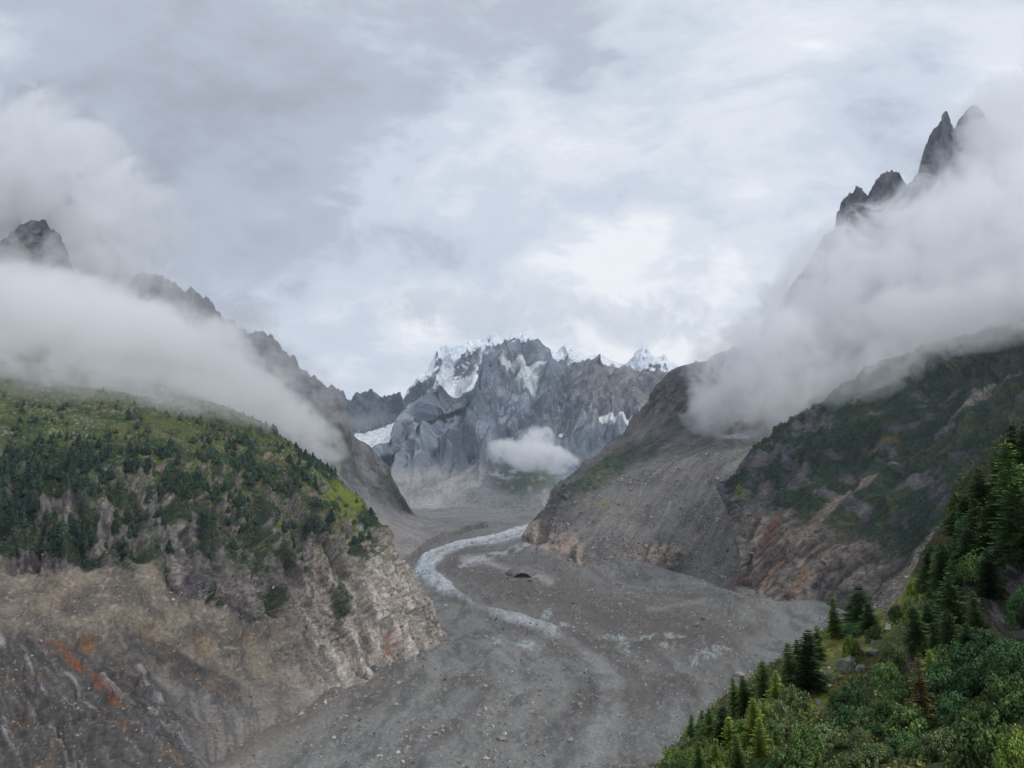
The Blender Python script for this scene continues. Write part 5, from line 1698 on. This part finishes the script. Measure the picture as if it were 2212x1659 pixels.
def rubble(name, label, pts, size, tones, sub_faces=True):
    """Many small broken stones in one mesh: jittered eight-cornered blocks with 12 triangles each."""
    k = len(pts)
    cube = np.array([(x, y, z) for z in (-1, 1) for y in (-1, 1) for x in (-1, 1)], float)
    tri = np.array([(0, 2, 1), (1, 2, 3), (4, 5, 6), (5, 7, 6), (0, 1, 4), (1, 5, 4), (2, 6, 3), (3, 6, 7), (0, 4, 2), (2, 4, 6), (1, 3, 5), (3, 7, 5)])
    v = cube[None] * (0.55 + 0.55 * rr.random((k, 8, 1))) * (0.6 + .7 * rr.random((k, 1, 3))) * np.array((1, 1, .72))
    ax = rr.normal(size=(k, 3)); ax /= np.linalg.norm(ax, axis=1, keepdims=True)
    an = rr.random(k) * 6.28
    c, s = np.cos(an)[:, None, None], np.sin(an)[:, None, None]
    axb = ax[:, None, :]
    v = v * c + np.cross(np.broadcast_to(axb, v.shape), v) * s + axb * (v * axb).sum(2, keepdims=True) * (1 - c)
    v = v * (size[:, None, None] * 0.62) + pts[:, None, :]
    f = tri[None] + (np.arange(k) * 8)[:, None, None]
    col = np.array([C(*t) for t in tones])[rr.integers(0, len(tones), k)] * (0.95 + .65 * rr.random((k, 1)))
    me = make_mesh(name, v.reshape(-1, 3), f.reshape(-1, 3), M_ICE if name != 'cobbles' else M_STONE, np.repeat(col, 8, 0), False)
    tag(add(name, me), label, kind='stuff')


def pick(P, w, n):
    w = np.clip(w, 0, None)
    w = w / w.sum()
    return rr.choice(len(P), n, p=w)


def jit(P, i, amt):
    return P[i] + rr.normal(size=(len(i), 3)) * np.array((amt, amt, 0))[None]


GREYS = [(140, 136, 132), (158, 153, 147), (122, 117, 113), (110, 105, 103), (176, 172, 166), (132, 120, 109)]
Ff = flat(FLOOR)
fpx, fpy = proj(Ff)
area = (Ff[:, 1] / 1000.0) ** 2
cl = smooth(-.1, .45, fbm(Ff / np.array((40, 90, 60)) + 200, 4))
inv = (fpx > -40) & (fpx < 2250) & (fpy > 1120) & (fpy < 1700)
w = area * inv * (0.15 + 1.6 * cl) * np.exp(-np.maximum(Ff[:, 1] - 700, 0) / 900)
near_l = np.exp(-blobm(fpx, fpy, 860, 1580, 240, 110) ** 2)
w *= 1 + 2.6 * near_l
i = pick(Ff, w, 15000)
sz = np.exp(rr.normal(-0.2, .62, len(i))) * (0.55 + Ff[i, 1] / 1700.0)
sz *= 1 + .5 * near_l[i]
rubble('rubble', 'loose rubble strewn over the debris covered glacier', jit(Ff, i, .8), np.clip(sz, .35, 4.5), GREYS)
Hf = H['out']
e = (H['px'] - 1228) * 0.62 + (H['py'] - 1090) * 0.98
clh = smooth(-.15, .4, H['h1'] + .5 * H['h2'])
w = smooth(-10, 20, e) * smooth(.86, .75, H['v']) * (H['v'] > .12) * (0.2 + 1.5 * clh) * (H['px'] > 1100) * (H['px'] < 1720)
i = pick(Hf, w, 8500)
rubble('scree', 'loose scree stones on the right mountain side', jit(Hf, i, 1.5), np.clip(np.exp(rr.normal(.6, .55, len(i))), .8, 7), GREYS)
Af = A['P']
w = smooth(.50, .42, A['v']) * (A['v'] > .07) * (1 - .85 * A['nose']) * (A['px'] > -30) * (0.2 + smooth(-.2, .4, A['h1']))
i = pick(Af, w, 4200)
rubble('till_stones', 'stones stuck in the till foot of the forested mountain', jit(Af, i, .6), np.clip(np.exp(rr.normal(-.15, .45, len(i))), .4, 3), [(150, 141, 128), (132, 121, 108), (112, 102, 93), (166, 156, 142)])
If = I['out']
run = streak(I['px'], I['py'], [(2110, 1050, 4), (2080, 1095, 10), (2030, 1150, 11), (1990, 1200, 16), (1950, 1262, 24), (1905, 1330, 32)], 0)
w = (run < 1.0) * 1.0
i = pick(If, w, 900)
rubble('gully_stones', 'stones in the gravel gully of the green slope', jit(If, i, .6), np.clip(np.exp(rr.normal(.0, .5, len(i))), .4, 3), [(170, 160, 148), (140, 128, 116), (190, 182, 172)])
Jf = flat(J)
jpx, jpy = proj(Jf)
lane = streak(jpx, jpy, [(1660, 1625, 8), (1690, 1560, 9), (1740, 1515, 12), (1775, 1475, 22), (1800, 1448, 24)], 0)
lane = np.minimum(lane, streak(jpx, jpy, [(1925, 1335, 24), (1985, 1295, 20)], 0) + .2)
i = pick(Jf, (lane < 1.1) * 1.0, 420)
rubble('cobbles', 'pale cobbles lying in the grassy lane beside the path', jit(Jf, i, .1) + np.array((0, 0, .05)), np.clip(np.exp(rr.normal(-1.35, .5, len(i))), .1, .8), [(150, 146, 134), (128, 124, 114), (170, 166, 152)])

# stone steps of the path: each step a part of the staircase
st = bpy.data.objects.new('stone_stairs', None)
COL.objects.link(st)
l0, _ = hit(BVH_J, 1645, 1655)
st.location = l0
tag(st, 'short flight of rough stone steps climbing between the bushes', 'stairs')
for k in range(9):
    px, py = 1640 + 14 * math.sin(k * .5) * .6 + k * 1.5, 1668 - k * 11.5
    loc, _n = hit(BVH_J, px, py)
    if loc is None: continue
    v, f = stone_base(500 + k, 2, .22, 6)
    wdt = rv(random, .95, 1.35)
    v = v * np.array((wdt, .42, .55)) * 0.8
    c = np.repeat((C(150, 142, 128) * rv(random, .75, 1.1))[None], len(v), 0)
    me = make_mesh('step', v, f, M_STONE, c, False)
    o = add('step', me, st)
    o.location = loc - l0 + Vector((0, 0, .28))
    o.rotation_euler = (0, rv(random, -.05, .05), rv(random, -.2, .2))

# mid-size boulders one can pick out on the glacier and the scree
REG = [
    (lambda x, y: (x < 900) & (y > 1500), 'small boulder on the rubble fan in front of the till slope'),
    (lambda x, y: (x >= 900) & (x < 1250) & (y > 1480), 'small boulder left of the ice tail near the bottom of the glacier'),
    (lambda x, y: (x >= 1250) & (y > 1450), 'small boulder on the dark gravel before the edge conifers'),
    (lambda x, y: (x >= 1050) & (y > 1230) & (y < 1350) & (x > 1150), 'small boulder on the moraine below the rock bands'),
    (lambda x, y: (x >= 900) & (x < 1150) & (y > 1280) & (y <= 1480), 'small boulder beside the white ice ribbon under the rock nose'),
    (lambda x, y: (x >= 1150) & (x < 1800) & (y >= 1350) & (y <= 1450), 'small boulder among the bare ice patches'),
]
for sel, lab in REG:
    m = sel(fpx, fpy) & inv & (fpx < 1790)
    ww = area * m * (0.2 + cl)
    if ww.sum() == 0: continue
    for q in pick(Ff, ww, 26):
        p = Ff[q]
        rad = (rv(random, 2.6, 5.2) / FPX * p[1]) * .62
        o = bpy.data.objects.new('boulder', BM[random.randrange(4)][1 + random.randrange(2)])
        COL.objects.link(o)
        o.location = Vector(p) + Vector((0, 0, rad * .25))
        o.rotation_euler = (rv(random, -.3, .3), rv(random, -.3, .3), random.random() * 6.28)
        o.scale = (rad, rad, rad * rv(random, .7, 1.1))
        tag(o, lab, 'boulder', 'small boulders on the glacier')
w = smooth(-5, 20, e) * smooth(.80, .7, H['v']) * (H['v'] > .14) * (H['px'] > 1180) * (H['px'] < 1640) * (0.2 + clh)
for q in pick(Hf, w, 60):
    p = Hf[q]
    rad = (rv(random, 2.6, 5.5) / FPX * p[1]) * .6
    o = bpy.data.objects.new('boulder', BM[random.randrange(4)][random.randrange(3)])
    COL.objects.link(o)
    o.location = Vector(p) + Vector((0, 0, rad * .3))
    o.rotation_euler = (rv(random, -.4, .4), rv(random, -.4, .4), random.random() * 6.28)
    o.scale = (rad, rad, rad * .9)
    tag(o, 'small boulder on the upper scree fan' if H['py'][q] < 1100 else 'small boulder on the lower scree fan', 'boulder', 'small boulders on the scree slope')

# ice cave at the foot of the rock nose: a lumpy rim of debris round a dark hollow
def ice_cave():
    c0 = np.array(first_hit(1128, 1248, [BVH_F, BVH_H])[0])
    nu, nv = 40, 26
    u = np.linspace(0, 2 * math.pi, nu)
    t = np.linspace(0, 1, nv)
    U, T = np.meshgrid(u, t)
    ax = Vector((-c0[0], -c0[1], 60)).normalized()            # mouth looks down valley and slightly up
    sx = Vector((ax.y, -ax.x, 0)).normalized()
    up = sx.cross(ax)
    if up.z < 0: up = -up
    g = np.clip(T / .4, 0, 1)
    k = np.clip((T - .4) / .6, 0, 1)
    R = np.where(T < .4, 30 - 16 * g ** .8, 14 * (1 - k ** 1.6))
    dep = np.where(T < .4, -46 * (1 - g) ** 1.4, -34 * k)     # outer shell of the mound, then the hollow inside it
    P = (c0[None, None] + np.array((0, 0, -2.0)) + np.array(sx)[None, None] * (R * 1.3 * np.cos(U))[..., None] + np.array(up)[None, None] * (R * .85 * np.sin(U))[..., None]
         + np.array(ax)[None, None] * dep[..., None])
    f = flat(P)
    f = f + (fbm(f / 14.0, 4) * 6.5 * smooth(.42, .1, T.ravel()) + fbm(f / 6.0, 3) * 1.6)[:, None] * np.array((.9, .4, 1))
    col = lerp3(np.repeat(C(130, 125, 122)[None], len(f), 0), C(150, 165, 168), smooth(.1, .5, fbm(f / 10.0, 3)) * .5)
    col = lerp3(col, C(70, 74, 80), smooth(.38, .46, T.ravel()))  # shade of the hollow painted in: dark from the mouth inwards
    me = make_mesh('ice_cave', f, grid_faces(nv, nu), M_ICE, col)
    tag(add('ice_cave', me), 'dark ice cave mouth at the foot of the right rock nose', 'cave')


ice_cave()
for (px, py, w, t, s) in [(1096, 1250, 9, 2, 1), (1106, 1256, 7, 0, 2), (1146, 1256, 10, 2, 0), (1156, 1250, 8, 1, 1), (1132, 1262, 6, 0, 2), (1088, 1244, 7, 1, 0), (1112, 1262, 5, 2, 1)]:
    boulder(px, py, w, t, 'rough boulder beside the mouth of the dark ice cave', 'boulders at the ice cave', [BVH_F, BVH_H], s)

# ------------------------------------------------------------------ conifers of the left mountain
def small_conifer(seed, hue, slim=1.0):
    r = random.Random(seed)
    S = Soup()
    n = 6
    for i in range(n):
        z0, z1 = 0.06 + .86 * i / n, 0.06 + .86 * (i + 1.9) / n
        rad = 0.30 * slim * (1 - i / n) ** .8 + .03
        sides = 7
        off = r.random() * 6
        for k in range(sides):
            a, b = off + 6.283 * k / sides, off + 6.283 * (k + .9) / sides
            rr1 = rad * rv(r, .7, 1.2)
            zz = z0 + rv(r, -.04, .03)
            c = np.array(hue) * rv(r, .65, 1.3)
            S.tri((rr1 * math.cos(a), rr1 * math.sin(a), zz), (rr1 * math.cos(b), rr1 * math.sin(b), zz + rv(r, -.02, .04)), (0, 0, min(z1, 1.0)), c)
    S.tri((.03, 0, -.1), (-.03, .02, -.1), (0, 0, .2), C(60, 50, 42))
    return S


HUES = [C(30, 45, 36), C(36, 52, 38), C(27, 42, 36), C(43, 57, 38)]
SC = [small_conifer(k, HUES[k % 4], 1.0 + .25 * (k % 3)) for k in range(6)]
SCM = [s.mesh('conifer', M_LEAF) for s in SC]
apx, apy, av = A['px'], A['py'], A['v']
nb = fbm(Af / 34.0 + 410, 3)
band = smooth(1215, 1150, apy + nb * 40) * smooth(845, 905, apy + nb * 30)
right_thin = 1 - .75 * smooth(430, 640, apx) * smooth(1010, 960, apy)
up_thin = 1 - .80 * smooth(985, 930, apy + nb * 30 - .12 * (300 - apx))
dens = band * smooth(-.15, .35, nb + .12 * A['h2']) * (.16 + A['veg'] + .8 * A['scrub']) * (1 + .8 * smooth(420, 200, apx)) * right_thin * up_thin * (apx > -60) * (apx < 850)
dens *= 1 - .8 * smooth(790, 830, apx)
dens *= smooth(1.0, 1.4, blobm(apx, apy, 745, 1085, 45, 36, 40)) * .9 + .1
sel = pick(Af, dens, 2100)
hts = np.exp(rr.normal(2.25, .28, len(sel)))
hts = np.clip(hts, 4.5, 17) * np.where(apy[sel] < 960, .75, 1.0)
order = np.argsort(-hts / Af[sel, 1])
sel, hts = sel[order], hts[order]
vis = []


def lab_tree(x, y, h):
    size = 'tall' if h > 11.5 else ('middling' if h > 9 else 'short')
    row = ('high on the meadow under the cloud' if y < 935 else 'just below the meadow' if y < 985 else 'in the middle of the wood' if y < 1060
           else 'low in the wood' if y < 1130 else 'at the foot of the wood')
    col = ('at the left border' if x < 70 else 'above the rust streak' if x < 190 else 'left of the bare slab rib' if x < 330
           else 'right of the bare slab rib' if x < 480 else 'towards the rounded shoulder' if x < 660 else 'by the bright green ledge')
    return f'{size} dark conifer {row} {col}'


nobj = 0
VV, CCc = [], []
for q, h in zip(sel, hts):
    p = Af[q]
    k = random.randrange(6)
    if nobj < 295:
        o = bpy.data.objects.new('conifer', SCM[k])
        COL.objects.link(o)
        o.location = Vector(p) - Vector((0, 0, .4))
        o.rotation_euler = (0, 0, random.random() * 6.28)
        o.scale = (h, h, h)
        tag(o, lab_tree(apx[q], apy[q], h), 'conifer', 'conifers on the left mountain')
        nobj += 1
    else:
        v, c = SC[k].arrays()
        a = random.random() * 6.28
        R = np.array(((math.cos(a), -math.sin(a), 0), (math.sin(a), math.cos(a), 0), (0, 0, 1)))
        VV.append(v @ R.T * h + p - np.array((0, 0, .4)))
        CCc.append(c * rv(random, .7, 1.3))
VV, CCc = np.concatenate(VV), np.concatenate(CCc)
me = make_mesh('forest', VV, np.arange(len(VV)).reshape(-1, 3), M_LEAF, CCc, False)
tag(add('forest', me), 'smaller conifers of the wood on the left mountain', kind='stuff')


# scrub: leafy clumps clinging to the cliffs of both slopes
def scrub(name, label, P, N_, dens, n, size, hues, m=7, leaf=.9):
    i = pick(P, dens, n)
    k = len(i)
    out, cc = [], []
    pal = np.array(hues)
    hi = rr.integers(0, len(hues), k)
    for j in range(m):
        c = P[i] + rr.normal(size=(k, 3)) * size * np.array((.6, .6, .35)) + N_[i] * np.abs(rr.normal(size=(k, 1))) * size * .6 + np.array((0, 0, size * .2))
        a = rr.normal(size=(k, 3)); a /= np.linalg.norm(a, axis=1, keepdims=True)
        b = np.cross(a, rr.normal(size=(k, 3))); b /= np.linalg.norm(b, axis=1, keepdims=True)
        s = leaf * (.6 + .8 * rr.random((k, 1)))
        out.append(np.stack([c + a * s, c + b * s * .7, c - a * s, c - b * s * .7], 1))
        cc.append(np.repeat((pal[hi] * (.65 + .6 * rr.random((k, 1))))[:, None], 4, 1))
    v = np.concatenate(out).reshape(-1, 3)
    me = make_mesh(name, v, np.arange(len(v)).reshape(-1, 4), M_LEAF, np.concatenate(cc).reshape(-1, 3), False)
    tag(add(name, me), label, kind='stuff')


scrub('shrubbery', 'dark scrub clinging to the cliff of the left mountain', Af, A['n'], (A['scrub'] + .25 * A['veg'] * smooth(930, 1000, apy)) * (apx > -60) * (apx < 900), 5200, 1.6,
      [C(42, 60, 40), C(54, 72, 42), C(36, 52, 38), C(70, 84, 42)], leaf=.8)
scrub('alder_scrub', 'dark alder and juniper mats on the green rock slope', If, I['n'], I['veg'] * (I['px'] < 2260) * (I['py'] < 1420), 9000, 2.4,
      [C(42, 62, 46), C(50, 68, 46), C(36, 54, 44), C(62, 76, 48)], leaf=1.2)

# ------------------------------------------------------------------ low cloud and haze
def cloud_material(name, dens, feat, amp, soft, radii, edge=0.0):
    m = bpy.data.materials.new(name)
    m.use_nodes = True
    nt = m.node_tree
    N, L = nt.nodes, nt.links
    N.clear()
    out = N.new('ShaderNodeOutputMaterial')
    tc = N.new('ShaderNodeTexCoord')
    O = tc.outputs['Object']
    ln = N.new('ShaderNodeVectorMath'); ln.operation = 'DOT_PRODUCT'
    L.new(O, ln.inputs[0]); L.new(O, ln.inputs[1])
    sc = N.new('ShaderNodeVectorMath'); sc.operation = 'MULTIPLY'
    L.new(O, sc.inputs[0]); sc.inputs[1].default_value = tuple(r / feat for r in radii)
    ns = N.new('ShaderNodeTexNoise'); ns.inputs['Scale'].default_value = 1.0
    ns.inputs['Detail'].default_value = 5; ns.inputs['Roughness'].default_value = 0.66
    ns.inputs['Distortion'].default_value = 0.9
    L.new(sc.outputs[0], ns.inputs['Vector'])

    def mth(op, a, b):
        n = N.new('ShaderNodeMath'); n.operation = op
        for i, v in enumerate((a, b)):
            if isinstance(v, (int, float)): n.inputs[i].default_value = v
            else: L.new(v, n.inputs[i])
        return n.outputs[0]
    fall = mth('SUBTRACT', 1.0, ln.outputs['Value'])                   # 1 in the middle, 0 on the hull
    f = mth('ADD', fall, mth('MULTIPLY', mth('SUBTRACT', ns.outputs[0], 0.5), amp * 4.4))
    mr = N.new('ShaderNodeMapRange'); mr.interpolation_type = 'SMOOTHSTEP'
    L.new(f, mr.inputs[0])
    mr.inputs[1].default_value = 0.22 + edge; mr.inputs[2].default_value = 0.22 + edge + soft
    mr.inputs[3].default_value = 0.0; mr.inputs[4].default_value = dens * 0.7
    hull = N.new('ShaderNodeMapRange'); hull.interpolation_type = 'SMOOTHSTEP'
    L.new(fall, hull.inputs[0])
    hull.inputs[1].default_value = 0.02; hull.inputs[2].default_value = 0.30
    dd = mth('MULTIPLY', mr.outputs[0], hull.outputs[0])
    pv = N.new('ShaderNodeVolumePrincipled')
    pv.inputs['Color'].default_value = (0.995, 0.996, 0.998, 1)
    pv.inputs['Anisotropy'].default_value = 0.0
    L.new(dd, pv.inputs['Density'])
    L.new(pv.outputs[0], out.inputs['Volume'])
    m.cycles.volume_step_rate = CLOUD_STEP
    return m


CLOUD_STEP = 0.2
_ico = None


def cloud(label, px, py, Y, rx, ry, rz, tilt=0.0, yaw=0.0, dens=0.01, feat=120.0, amp=1.0, soft=0.5, edge=0.0):
    """A cloud bank: a round hull of radii rx, ry, rz metres whose inside fills with vapour. tilt leans it in the picture plane."""
    global _ico
    if _ico is None:
        import bmesh
        bm = bmesh.new()
        bmesh.ops.create_icosphere(bm, subdivisions=3, radius=1.0)
        _ico = bm
    me = bpy.data.meshes.new('cloud')
    _ico.to_mesh(me)
    me.materials.append(cloud_material('cloud_vapour', dens, feat, amp, soft, (rx, ry, rz), edge))
    o = bpy.data.objects.new('cloud', me)
    COL.objects.link(o)
    o.location = at(px, py, Y)
    o.rotation_euler = (0, math.radians(tilt), math.radians(yaw))
    o.scale = (rx, ry, rz)
    tag(o, label, kind='stuff')
    return o


# left bank lying on the forested mountain
cloud('low grey cloud bank lying on top of the forested mountain', 50, 742, 1560, 590, 330, 165, tilt=8, dens=0.015, feat=115, amp=1.7, soft=0.45)
cloud('soft lower fringe of the cloud bank over the meadow', 180, 845, 1330, 560, 170, 60, tilt=5, dens=0.006, feat=90, amp=1.0, soft=0.7)
cloud('tapering tail of the cloud bank over the mountain shoulder', 510, 848, 1850, 260, 220, 92, tilt=30, dens=0.013, feat=85, amp=1.25, soft=0.5)
cloud('tip of the cloud bank in front of the cloud ridge', 668, 925, 2150, 140, 120, 62, tilt=38, dens=0.013, feat=80, amp=1.1, soft=0.5)
cloud('cloud wrapped round the upper cloud ridge', 240, 490, 2300, 260, 120, 280, tilt=0, dens=0.02, feat=150, amp=0.6, soft=0.6)
cloud('cloud in front of the left end of the cloud ridge', 30, 370, 2250, 380, 120, 340, tilt=0, dens=0.024, feat=170, amp=0.6, soft=0.6)
cloud('thin cloud veil around the dark crag', 90, 590, 1850, 400, 120, 130, tilt=10, dens=0.007, feat=120, amp=1.4, soft=0.6)
cloud('thin cloud veil in front of the cloud ridge', 330, 650, 2350, 330, 130, 170, tilt=32, dens=0.0035, feat=130, amp=1.8, soft=0.6)
cloud('cloud in the notch of the cloud ridge', 545, 690, 2650, 110, 110, 110, tilt=40, dens=0.009, feat=80, amp=1.2, soft=0.6)
cloud('small wisp hanging below the cloud tail', 690, 985, 2050, 75, 60, 50, tilt=40, dens=0.014, feat=45, amp=1.2, soft=0.5)
cloud('ragged puff on the upper edge of the left cloud bank', 110, 640, 1650, 170, 110, 80, tilt=10, dens=0.014, feat=70, amp=1.2, soft=0.5)
cloud('second ragged puff on the upper edge of the left cloud bank', 300, 705, 1700, 150, 110, 70, tilt=22, dens=0.014, feat=65, amp=1.3, soft=0.5)
cloud('torn shred above the tail of the left cloud bank', 430, 760, 1800, 130, 100, 60, tilt=35, dens=0.014, feat=55, amp=1.4, soft=0.5)
cloud('torn shred lying low over the meadow edge', 420, 905, 1420, 150, 90, 30, tilt=16, dens=0.012, feat=45, amp=1.4, soft=0.5)
cloud('thin veil over the lower end of the cloud ridge', 640, 800, 2650, 230, 100, 90, tilt=40, dens=0.006, feat=90, amp=1.2, soft=0.6)
# right bank under the needles
cloud('broad cloud bank filling the slope under the rock needles', 1970, 600, 2500, 760, 270, 320, tilt=-31, dens=0.015, feat=160, amp=1.15, soft=0.4, edge=-0.08)
cloud('high part of the cloud bank beyond the rock needle', 2240, 400, 2650, 330, 200, 480, tilt=0, dens=0.016, feat=240, amp=0.55, soft=0.4, edge=-0.15)
cloud('cloud spilling down between the scree and the green slope', 1640, 810, 2400, 260, 190, 230, tilt=-40, dens=0.013, feat=100, amp=1.3, soft=0.5)
cloud('thin veil over the foot of the rock needle', 2040, 360, 2780, 120, 90, 110, tilt=-20, dens=0.010, feat=80, amp=1.3, soft=0.7)
cloud('wisp half hiding the second rock needle', 2105, 275, 2760, 90, 60, 120, tilt=-20, dens=0.016, feat=70, amp=1.0, soft=0.6)
cloud('cloud lapping at the left foot of the right bank', 1545, 880, 2550, 130, 120, 110, tilt=-30, dens=0.010, feat=70, amp=1.4, soft=0.5)
cloud('torn cloud shreds on the edge of the green slope', 1900, 790, 1780, 260, 100, 80, tilt=-22, dens=0.010, feat=85, amp=1.5, soft=0.6)
cloud('soft cloud edge over the upper right of the green slope', 2150, 655, 1480, 330, 130, 95, tilt=-10, dens=0.018, feat=95, amp=1.1, soft=0.6)
cloud('cloud against the right border below the spires', 2230, 560, 2000, 330, 160, 190, tilt=-20, dens=0.014, feat=140, amp=0.9, soft=0.5)
# valley head
cloud('small bright cloud floating before the dark massif', 1150, 985, 4700, 300, 190, 110, tilt=9, dens=0.018, feat=90, amp=1.3, soft=0.45)
cloud('peaked top of the small bright cloud before the dark massif', 1152, 955, 4720, 150, 130, 110, tilt=-20, dens=0.016, feat=70, amp=1.3, soft=0.45)
cloud('cloud cap over the snowy peaks', 1080, 670, 8850, 1500, 330, 400, tilt=1, dens=0.004, feat=350, amp=1.1, soft=0.6)
cloud('cloud cap over the far snow ridge', 1400, 690, 8850, 900, 330, 400, tilt=0, dens=0.004, feat=400, amp=1.2, soft=0.6)

# pale air: one box round everything
hx0, hx1, hy0, hy1, hz0, hz1 = -7000.0, 8000.0, -400.0, 11500.0, -329.0, 3600.0
hv = [(x, y, z) for z in (hz0, hz1) for y in (hy0, hy1) for x in (hx0, hx1)]
hm = make_mesh('haze', hv, [(0, 2, 3, 1), (4, 5, 7, 6), (0, 1, 5, 4), (2, 6, 7, 3), (0, 4, 6, 2), (1, 3, 7, 5)], None)
m = bpy.data.materials.new('pale_air')
m.use_nodes = True
m.node_tree.nodes.clear()
_o = m.node_tree.nodes.new('ShaderNodeOutputMaterial')
_v = m.node_tree.nodes.new('ShaderNodeVolumePrincipled')
_v.inputs['Color'].default_value = (0.74, 0.86, 1.0, 1)
_v.inputs['Density'].default_value = 0.000034
_v.inputs['Anisotropy'].default_value = 0.4
m.node_tree.links.new(_v.outputs[0], _o.inputs['Volume'])
hm.materials.append(m)
tag(add('haze', hm), 'pale blue air between the mountains', kind='stuff')
